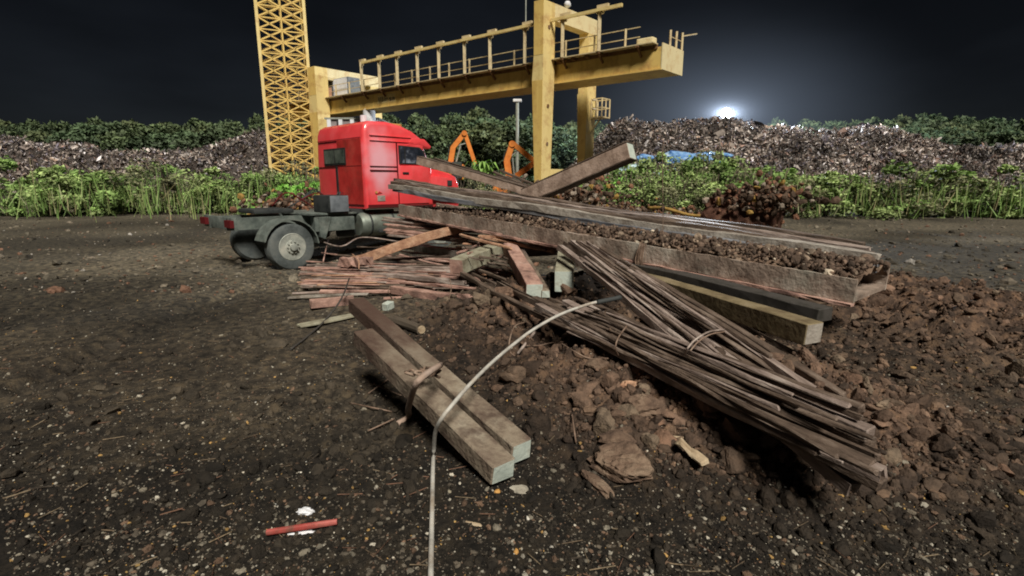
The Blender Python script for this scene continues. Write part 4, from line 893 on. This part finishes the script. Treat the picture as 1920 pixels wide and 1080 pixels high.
for row, (Yr, dz) in enumerate(((84, 20), (95, 9), (106, 0))):
    px = -330 + row * 22
    while px < 2250:
        py = top_y(px) + dz + random.uniform(-4, 9); p = at(px, py, Yr + random.uniform(-3, 3)); k = random.randrange(5)
        sz = p.z / 14.2
        t = thing('forest_tree', tl[k], 'tree', (p.x, p.y, -.3), random.uniform(0, 6.28), 'trees of the forest edge behind the yard')
        wdt = random.uniform(.85, 1.15)
        t.scale = (wdt, wdt, sz)
        for nm, d_ in (('crown', tv[k][0]), ('trunk', tv[k][1])):
            o = bpy.data.objects.new(nm, d_); COL.objects.link(o); o.parent = t
        px += random.uniform(48, 66)
# ---------------------------------------------------------------- scrap heaps
def heap(name, label, fn, x0, x1, y0, y1, n, smax=.55, gain=2.1):
    gx_ = np.linspace(x0, x1, 90); gy_ = np.linspace(y0, y1, 40); X, Y = np.meshgrid(gx_, gy_)
    Z = fn(X, Y) + .4 * vn(X * .9, Y * .9, 3)
    I = np.arange(X.size).reshape(X.shape)
    f0 = np.stack([I[:-1, :-1].ravel(), I[:-1, 1:].ravel(), I[1:, 1:].ravel(), I[1:, :-1].ravel()], 1)
    t = thing(name, label, 'scrap heap')
    m0 = np_mesh('heap_core', np.stack([X.ravel(), Y.ravel(), Z.ravel() - .3], 1), f0, np.tile([.05, .04, .035], (X.size, 1)), True)
    tag(link('heap_core', m0, 'scrap', t), kind=None)
    px = rng.uniform(x0, x1, n); py = y0 + (y1 - y0) * rng.uniform(0, 1, n) ** 1.3
    pz = fn(px, py); k = pz > .2; px, py, pz = px[k], py[k], pz[k]; n = len(px)
    pz = pz + rng.uniform(-.3, .45, n) + .4 * vn(px * .9, py * .9, 3)
    pal = np.array([(.05, .045, .04), (.12, .1, .09), (.2, .17, .15), (.3, .27, .25), (.13, .085, .07), (.45, .43, .44), (.1, .09, .11), (.24, .18, .14)]) * gain
    c = pal[rng.choice(8, n, p=[.2, .22, .2, .1, .1, .05, .1, .03])] * rng.uniform(.6, 1.3, (n, 1))
    zone = (.7 + .5 * vn(px * .25, py * .3 + pz * .3, 31))[:, None]; c = c * zone
    tri = (np.array([(-1, -.6, 0), (1, -.5, .1), (.8, .6, -.1), (-.7, .5, .25), (0, 0, .35)], float), np.array([(0, 1, 4), (1, 2, 4), (2, 3, 4), (3, 0, 4)]))
    tri2 = (np.array([(-1, -.2, 0), (1, -.15, .1), (1, .15, -.05), (-1, .2, .1), (0, 0, .15)], float), tri[1])
    s = smax * (.3 + .6 * rng.uniform(0, 1, n) ** 3 + 1.1 * (rng.uniform(0, 1, n) > .992))
    v, f, cc = scatter([tri, tri2, tri], np.stack([px, py, pz], 1), np.stack([s, s * rng.uniform(.4, 1, n), s], 1), rand_rot(n), c)
    tag(link('scrap_pieces', np_mesh('scrap_pieces', v, f, cc), 'scrap', t), kind='stuff')
    return t
def fR(x, y):
    e = np.clip((x - 5.0 - (y - 60) * .12) / 7.5, 0, 1) ** .7
    z = 8.6 * e * np.clip((y - 56) / 9, 0, 1) ** .75 * (1 + .05 * np.sin(x * .3)) * (1 - .35 * gs(x, y, 23, 60, 3, 8) * 0)
    z = z * (1 + .08 * vn(x * .2, y * .2, 9) + np.clip((x - 26) / 10, 0, 1) * (.3 * vn(x * .07, y * .02, 19) - .1))
    return z + .9 * gs(x, y, 14, 64, 3, 5)
heap('scrap_heap', 'huge grey and brown heap of shredded scrap metal behind the bushes on the right', fR, 4, 74, 56, 74, 48000, smax=.42, gain=2.7)
def fL(x, y):
    return 9.4 * np.clip((-15 - x) / 4, 0, 1) ** .6 * np.clip((y - 70) / 6, 0, 1) ** .6 * (1 + .08 * vn(x * .25, y * .2, 12) - np.clip((-30 - x) / 15, 0, 1) * (.25 + .3 * vn(x * .08, y * .02, 14)))
heap('scrap_heap', 'pale mottled heap of scrap behind the left crane leg and lattice tower', fL, -80, -15, 70, 82, 16000, smax=.5, gain=2.3)
# grey shed behind the cab roof
p = at(612, 219, 64); q = at(716, 219, 66)
sh = thing('storage_shed', 'long grey shed with white posts, its top showing above the truck roof', 'shed', (p.x, p.y, 0))
Lx = q.x - p.x; Hh = p.z
m = MB(); m.box(0, Lx, 0, 6, 0, Hh - .3); m.build('wall', 'wall', sh)
m = MB(); m.box(-.2, Lx + .2, -.2, 6.2, Hh - .29, Hh - .1); m.build('roof', 'galv', sh)
for i in range(5):
    m = MB(); x = .1 + i * (Lx - .6) / 4; m.box(x, x + .45, -.25, -.01, 0, Hh - .32); m.build('post', 'white', sh)
m = MB(); m.lathe([(.7, 0), (.7, Hh + .5), (.4, Hh + .9)], (Lx - .6, -1.5, 0), 'z', 20)
cy = m.build('silo', 'white', smooth=True); cy.location = (p.x, p.y, 0); tag(cy, 'narrow white cylindrical silo at the right end of the grey shed', 'silo')
# ---------------------------------------------------------------- material handlers
def handler(pts, Yd, label, wd=.42, body=True, bodyz=None):
    P3 = [at(a, b, Yd + i * .15) for i, (a, b) in enumerate(pts)]
    base = P3[0]; t = thing('material_handler', label, 'excavator', (base.x, Yd, 0))
    o = Vector((base.x, Yd, 0)); L_ = [p - o for p in P3]
    bz = L_[0].z
    m = MB(); kn = L_[0].lerp(L_[1], .45) + Vector((-.35, 0, .25)); m.bar(L_[0], kn, wd * .8, wd * 1.2); m.bar(kn - (L_[1] - kn) * .06, L_[1], wd * .75, wd * 1.1); m.lathe([(wd * .55, -.28), (wd * .55, .28)], L_[0], 'y', 12); m.build('boom', 'orange', t)
    m = MB(); m.tube([L_[0] + Vector((-.25, 0, .3)), kn + Vector((-.3, 0, .3)), L_[1] + Vector((-.25, 0, -.1))], .05, 6); m.build('hydraulic_hose', 'dark', t)
    m = MB(); m.bar(kn, L_[1].lerp(L_[2], .3), .13, n=8); m.build('ram', 'galv', t)
    m = MB(); m.bar(L_[1] + Vector((0, .0, .1)), L_[2], wd * .8, wd * .9); m.lathe([(wd * .6, -.3), (wd * .6, .3)], L_[1], 'y', 12); st = m.build('stick', 'orange', t)
    if len(L_) > 3: m = MB(); m.bar(L_[2], L_[3], wd, wd); m.lathe([(wd * .7, -.3), (wd * .7, .3)], L_[2], 'y', 12); m.build('lower_boom', 'orange', t)
    m = MB(); mid = L_[0].lerp(L_[1], .6); m.bar(L_[0] + Vector((.5, .1, 0)), mid + Vector((.15, .1, 0)), .16, n=8); m.build('ram', 'galv', t)
    m = MB(); m.box(-1.6, 1.3, -.6, 1.6, bz - 1.6, bz - .1); m.bevel(.15); m.build('body', 'orange', t)
    m = MB(); m.box(.2, 1.2, -1.0, -.62, bz - 1.5, bz + .1); m.bevel(.1); c_ = m.build('cab', 'dark', t)
    m = MB(); m.box(.3, 1.1, -1.02, -1.001, bz - .8, bz); m.build('window', 'glass', c_)
    m = MB(); m.lathe([(.7, bz - 2.1), (.7, bz - 1.6)], (0, .3, 0), 'z', 16); m.build('turntable', 'dark', t)
    m = MB(); m.hexa([(-1.4, -1, 0), (1.4, -1, 0), (1.4, 1.5, 0), (-1.4, 1.5, 0), (-.7, -.3, bz - 2.1), (.7, -.3, bz - 2.1), (.7, .9, bz - 2.1), (-.7, .9, bz - 2.1)]); m.build('pedestal', 'dark', t)
    for y in (-1.5, 1.2):
        m = MB(); m.poly([(-1.9, .3), (-1.6, 0), (1.6, 0), (1.9, .3), (1.6, .8), (-1.6, .8)], y, y + .5); m.build('track', 'dark', t)
    e = L_[-1] if len(L_) == 3 else L_[0]
    m = MB()
    if len(L_) == 3:
        for a in range(4): m.tube([e, e + Vector((.5 * math.cos(a * 1.57), .5 * math.sin(a * 1.57), -.4)), e + Vector((.1 * math.cos(a * 1.57), .1 * math.sin(a * 1.57), -1.0))], .09, 6)
        m.build('grab', 'dark', t)
    return t
handler([(845, 306), (871, 250), (891, 308)], 52, 'orange material handler with its arm folded into a peak, left of the pair')
handler([(955, 334), (960, 270), (1004, 304), (968, 330)], 50, 'orange material handler with arm bent to the right, beside the crane leg', wd=.5)
# street lamp pole
p = at(975, 335, 62); tp = at(970, 188, 62)
lp = thing('lamp_post', 'thin grey lamp post standing in front of the forest left of the crane leg', 'lamp post', (tp.x, 62, 0))
m = MB(); m.bar((0, 0, 0), (0, 0, tp.z - .2), .36, n=8); m.build('pole', 'galv', lp)
m = MB(); m.box(-.5, .5, -.3, .3, tp.z - .2, tp.z + .12); m.bevel(.08); m.build('lamp_head', 'white', lp)
# floodlight
fl = at(1362, 213, 76)
fr = thing('floodlight', 'lit floodlight shining brightly above the right end of the scrap heap', 'floodlight', (fl.x, fl.y, 0))
m = MB(); m.bar((0, .6, 0), (0, .6, fl.z + .3), .22, n=8); m.build('mast', 'galv', fr)
m = MB(); m.box(-.55, .55, .15, .45, fl.z - .4, fl.z + .4); m.bevel(.05); m.build('housing', 'dark', fr)
em = bpy.data.materials.new('lit_lamp'); em.use_nodes = True; nt = em.node_tree; nt.nodes.clear()
e_ = nt.nodes.new('ShaderNodeEmission'); e_.inputs[0].default_value = (.85, .92, 1, 1); e_.inputs[1].default_value = 30; oo = nt.nodes.new('ShaderNodeOutputMaterial'); nt.links.new(e_.outputs[0], oo.inputs[0])
M['lit'] = em
m = MB(); m.lathe([(.05, -.2), (.5, -.12), (.75, .0), (.7, .14)], (0, 0, fl.z), 'y', 20); m.build('lamp', 'lit', fr, smooth=True)
pl = bpy.data.lights.new('flood', 'POINT'); pl.energy = 60000; pl.color = (.8, .9, 1); pl.shadow_soft_size = .5
po = bpy.data.objects.new('flood', pl); COL.objects.link(po); po.location = (fl.x, fl.y - 1.2, fl.z + .6)
# glowing night haze round the floodlight
hm = bpy.data.materials.new('lamp_haze'); hm.use_nodes = True; nt = hm.node_tree; nt.nodes.clear(); N = nt.nodes; L = nt.links
oo = N.new('ShaderNodeOutputMaterial'); ev = N.new('ShaderNodeEmission'); tc = N.new('ShaderNodeTexCoord'); vl = N.new('ShaderNodeVectorMath'); vl.operation = 'LENGTH'
hmp = N.new('ShaderNodeMapping'); hmp.inputs['Scale'].default_value = (.62, 1, 1.15); L.new(tc.outputs['Object'], hmp.inputs[0]); L.new(hmp.outputs[0], vl.inputs[0])
def mth(op, a, b):
    q = N.new('ShaderNodeMath'); q.operation = op
    for i, v in enumerate((a, b)):
        if v is None: continue
        if isinstance(v, (int, float)): q.inputs[i].default_value = v
        else: L.new(v, q.inputs[i])
    return q.outputs[0]
r = vl.outputs['Value']; RAD = 19.0
core = mth('DIVIDE', .65, mth('ADD', mth('POWER', r, 3.0), .35))
edge = mth('POWER', mth('MAXIMUM', mth('SUBTRACT', 1., mth('DIVIDE', r, RAD)), 0.), 2.)
wide = mth('MULTIPLY', edge, .0085)
tot = mth('ADD', mth('MULTIPLY', core, edge), wide)
L.new(tot, ev.inputs[1]); ev.inputs[0].default_value = (.62, .76, 1, 1); L.new(ev.outputs[0], oo.inputs['Volume'])
m = MB(); bmesh.ops.create_uvsphere(m.b, u_segments=32, v_segments=16, radius=RAD)
for v in m.b.verts: v.co.x /= .62
ho_ = m.build('haze', hm, loc=fl); tag(ho_, 'bluish white haze glowing around the lit floodlight', 'haze', kind='stuff')
# ---------------------------------------------------------------- bushes, weeds
bv = []
for k, (dk, lt_, ls) in enumerate([((.07, .1, .035), (.32, .5, .15), .08), ((.08, .1, .04), (.4, .53, .2), .07), ((.06, .12, .02), (.28, .6, .11), .09), ((.07, .075, .04), (.32, .33, .18), .06)]):
    cl = [(random.gauss(0, .85), random.gauss(0, .55), random.uniform(.15, 2.3) * random.uniform(.5, 1), random.uniform(.16, .5)) for i in range(30)]
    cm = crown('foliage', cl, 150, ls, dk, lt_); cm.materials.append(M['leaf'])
    m = MB()
    for i in range(16):
        a = random.uniform(0, 6.28); r0 = random.uniform(.3, 1.1); h = random.uniform(1.3, 2.6)
        m.tube([(0, 0, 0), (r0 * .4 * math.cos(a), r0 * .4 * math.sin(a), h * .5), (r0 * math.cos(a), r0 * math.sin(a), h)], .014, 4, 2)
    s_ = bpy.data.meshes.new('stems'); m.b.to_mesh(s_); m.b.free(); s_.materials.append(M['bark']); bv.append((cm, s_))
bl = ['mid green leafy bush in the overgrown patch right of the leaning beam', 'pale feathery green bush in the overgrown patch on the right', 'bright green bush at the left end of the overgrown patch', 'greyish green weed bush in the overgrown patch on the right']
def bush(px, py, Yb, hh, k, label=None, group='bushes in the overgrown patch behind the girder', wd=1.):
    p = at(px, py, Yb); t = thing('bush', label or bl[k], 'bush', (p.x, Yb, H1(p.x, Yb) - .1 if Yb > 16 else p.z), random.uniform(0, 6.28), group)
    if p.z < H1(p.x, Yb): pass
    z0 = t.location.z; top = at(px, py, Yb).z; s = (top - z0) / 2.3
    rv = random.uniform(.72, 1.12) if abs(px - 960) > 430 else random.uniform(.88, 1.08)
    t.scale = (hh * wd, hh * wd, s * rv)
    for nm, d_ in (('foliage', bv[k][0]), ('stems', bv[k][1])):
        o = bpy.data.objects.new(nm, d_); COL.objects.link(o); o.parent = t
for (px, py, Yb, h, k) in [(1130, 328, 26, 1.25, 2), (1152, 336, 25, 1.1, 2), (1180, 342, 24.5, 1.1, 3), (1165, 322, 29, 1.3, 2), (1205, 322, 27, 1.3, 0), (1225, 308, 30, 1.4, 1), (1240, 334, 25, 1.2, 3), (1262, 318, 28, 1.3, 0), (1290, 322, 29, 1.4, 1), (1300, 342, 24, 1.2, 1),
                           (1330, 312, 29, 1.3, 3), (1345, 335, 25, 1.2, 0), (1365, 305, 31, 1.5, 1), (1390, 330, 26, 1.3, 0), (1420, 318, 28, 1.4, 1), (1450, 325, 25, 1.3, 3), (1500, 318, 28, 1.6, 0), (1560, 322, 26, 1.6, 1), (1630, 318, 28, 1.8, 0), (1710, 325, 27, 1.8, 3), (1800, 320, 28, 1.8, 1), (1890, 322, 27, 1.8, 0), (1320, 352, 22.5, 1.0, 1), (1275, 352, 22.5, 1.0, 3), (1215, 350, 23, 1.0, 1)]:
    bush(px, py - 20, Yb, h * 1.1, k)
for (px, py, Yb, h, k) in [(548, 292, 30, 1.5, 3), (575, 300, 29, 1.3, 0), (590, 322, 26, 1.1, 2), (560, 325, 25, 1.2, 2), (510, 300, 30, 1.6, 0), (450, 306, 30, 1.8, 1), (390, 300, 31, 1.8, 0), (310, 306, 30, 1.8, 3), (230, 302, 31, 2, 0), (150, 306, 30, 2, 1), (60, 302, 30, 2, 0)]:
    bush(px, py, Yb, h, k, 'leafy bush growing beneath the scrap heap left of the truck cab', 'bushes left of the truck')
# tall weeds: upright leafy stalks between the bushes, too many to count
blade = (np.array([(-.5, 0, 0), (.5, 0, 0), (.25, .1, 1), (-.25, .1, 1)], float) * np.array([1, 1, 1]), np.array([(0, 1, 2, 3)]))
n = 3200; y = rng.uniform(23, 31, n); x = y * rng.uniform(.15, 1.1, n); lf = rng.uniform(0, 1, n) < .35; x = np.where(lf, -y * rng.uniform(.36, 1.1, n), x)
den = vn(x * .8, y * .8, 91) > -.35; x, y = x[den], y[den]; n = len(x)
hh_ = rng.uniform(.4, 1.4, n) * (1 + .5 * vn(x * .5, y * .5, 92)); z = hgt(x, y) + rng.uniform(0, 1.0, n)
c = np.array([(.2, .33, .09), (.3, .38, .14), (.15, .26, .07), (.34, .3, .16), (.42, .44, .25)])[rng.choice(5, n, p=[.34, .26, .24, .1, .06])] * rng.uniform(.6, 1.2, (n, 1))
v, f, cc = scatter([blade], np.stack([x, y, z], 1), np.stack([rng.uniform(.02, .05, n), np.full(n, .5), hh_], 1), rand_rot(n, .35), c)
tag(link('weeds', np_mesh('weeds', v, f, cc), 'leaf'), 'tall thin weeds growing between the bushes behind the yard', 'weeds', kind='stuff')
# banana like plant
p = at(905, 312, 28); bt = thing('banana_plant', 'light green broad-leaved plant behind the rusty beam left of centre', 'plant', (p.x, 28, 0))
for i in range(30):
    a = random.uniform(0, 6.28); l = random.uniform(.5, 1.1); zt = p.z - .1 + random.uniform(-.5, .5); m = MB()
    pts = [Vector((.1 * math.cos(a), .1 * math.sin(a), zt - .8)), Vector((l * .4 * math.cos(a), l * .4 * math.sin(a), zt)), Vector((l * .8 * math.cos(a), l * .8 * math.sin(a), zt + .05)), Vector((l * 1.1 * math.cos(a), l * 1.1 * math.sin(a), zt - .35))]
    sd_ = Vector((-math.sin(a), math.cos(a), 0)); ws = [.03, .11, .09, .01]; prev = None
    for q, w_ in zip(pts, ws):
        cur = (m.b.verts.new(q - sd_ * w_), m.b.verts.new(q + Vector((0, 0, -.05))), m.b.verts.new(q + sd_ * w_))
        if prev: m.b.faces.new((prev[0], prev[1], cur[1], cur[0])); m.b.faces.new((prev[1], prev[2], cur[2], cur[1]))
        prev = cur
    if 'ban' not in M: M['ban'] = pmat('banana_leaf', (.14, .28, .05), (.25, .42, .1), scale=2, rough=.5, bump=0)
    m.build('leaf', 'ban', bt)
m = MB(); m.tube([(0, 0, 0), (.05, 0, 1.5), (0, 0, p.z - .6)], .1, 8); m.build('stem', 'ban', bt)
for (px, py, h) in [(860, 326, .8), (885, 330, .8), (935, 330, .7), (1010, 338, .8), (1060, 336, .9), (1085, 340, .9)]:
    bush(px, py, 24, h, 3, 'low weedy bush in the gap behind the two leaning beams', 'low bushes behind the leaning beams')
# crushed blue shells
def shell(px, py, Ys, L_, W_, H_, mt, label):
    p = at(px, py, Ys); t = thing('crushed_shell', label, 'car shell', (p.x, Ys, p.z - H_), random.uniform(-.15, .15))
    for q in range(3):
        v, f = ico(3, .38, int(px) + q * 7); v = v * np.array([L_ * (.5, .3, .25)[q], W_ * .45, H_ * (.42, .5, .35)[q]]) + np.array([(0, -L_ * .22, L_ * .25)[q], 0, H_ * .45])
        link(('body', 'bent_panel', 'bent_panel')[q], np_mesh('body', v, f), (mt, 'white' if px == 1297 and q == 2 else mt, mt)[q], t)
    return t
shell(1184, 296, 32, 2.0, 1.2, 1.5, 'paleblue', 'pale blue crushed car shell just right of the raised beam end')
shell(1297, 282, 44, 4.6, 1.6, 1.5, 'blue', 'bright blue crushed car shell above the bushes on the right')
shell(1345, 284, 50, 3.0, 1.5, .8, 'blue', 'farthest blue crushed panel near the foot of the floodlit heap')
shell(1240, 318, 34, 1.2, 1.0, .8, 'paleblue', 'little pale blue scrap box between the weeds behind the raised beam end')
shell(1225, 288, 46, 3.2, 1.5, .8, 'blue', 'long blue crushed panel at the foot of the scrap heap')
shell(1275, 312, 40, 1.6, 1.5, 1.0, 'paleblue', 'small pale blue box-like shell half hidden in the bushes')
# earth banks either side of the yard behind
def bank(px, py, Yb, size, label, seed, mat='earth'):
    v, f = ico(4, .3, seed); v = v * np.array(size); p = at(px, py, Yb)
    o = link('earth_pile', np_mesh('earth_pile', v, f, smooth=False), mat, loc=(p.x, Yb, p.z - size[2]))
    return tag(o, label, 'earth pile')
M['redearth'] = pmat('red_brown_swarf', (.04, .02, .014), (.13, .06, .04), (.25, .14, .09), scale=3, rough=.9, bump=.9, bscale=12)
bank(1420, 352, 12, (.9, .8, .7), 'dark reddish pile of swarf at the right edge above the long bars', 61, 'redearth')
bank(1065, 358, 15, (1.3, .9, .8), 'grey-brown rubble pile right below the raised beam', 63)
bank(1150, 392, 16.5, (1.3, .7, .4), 'brown rubble bank in front of the bright green bush', 64)
bank(560, 372, 15, (1.0, .8, .6), 'brown rubble pile left of the truck chassis', 65)
n = 2600; ctr = np.array([(*at(1415, 352, 12)[:], .8), (*at(1060, 350, 15)[:], 1.2), (*at(1150, 392, 16.5)[:], 1.2), (*at(1280, 402, 15.5)[:], 1.2), (*at(560, 372, 15)[:], 1.0)])
k = rng.integers(0, len(ctr), n); P = ctr[k, :3] + rng.normal(size=(n, 3)) * ctr[k, 3:4] * np.array([.55, .4, .2]) - np.array([0, .5, .22])
s = rng.uniform(.02, .09, n)
c = np.array([(.07, .045, .03), (.12, .08, .055), (.2, .1, .06), (.3, .25, .2), (.35, .22, .06)])[rng.choice(5, n, p=[.35, .3, .2, .1, .05])]
v, f, cc = scatter(icoA, P, s[:, None] * rng.uniform(.5, 1.5, (n, 3)), rand_rot(n), c)
tag(link('rubble', np_mesh('rubble', v, f, cc), 'clod'), 'loose rubble scattered over the small earth piles behind the heap', 'rubble', kind='stuff')
M['ylw'] = pmat('ochre_debris', (.2, .12, .03), (.38, .24, .07), scale=5, rough=.8, bump=.4)
p0, p1 = at(1215, 390, 15), at(1330, 406, 13.5)
m = MB(); m.tube([p0, p0.lerp(p1, .3) + Vector((0, 0, .05)), p0.lerp(p1, .7) - Vector((0, 0, .04)), p1], .05, 8)
tag(m.build('yellow_pipe', 'ylw'), 'yellow ochre pipe lying on the ground in front of the bushes', 'pipe')
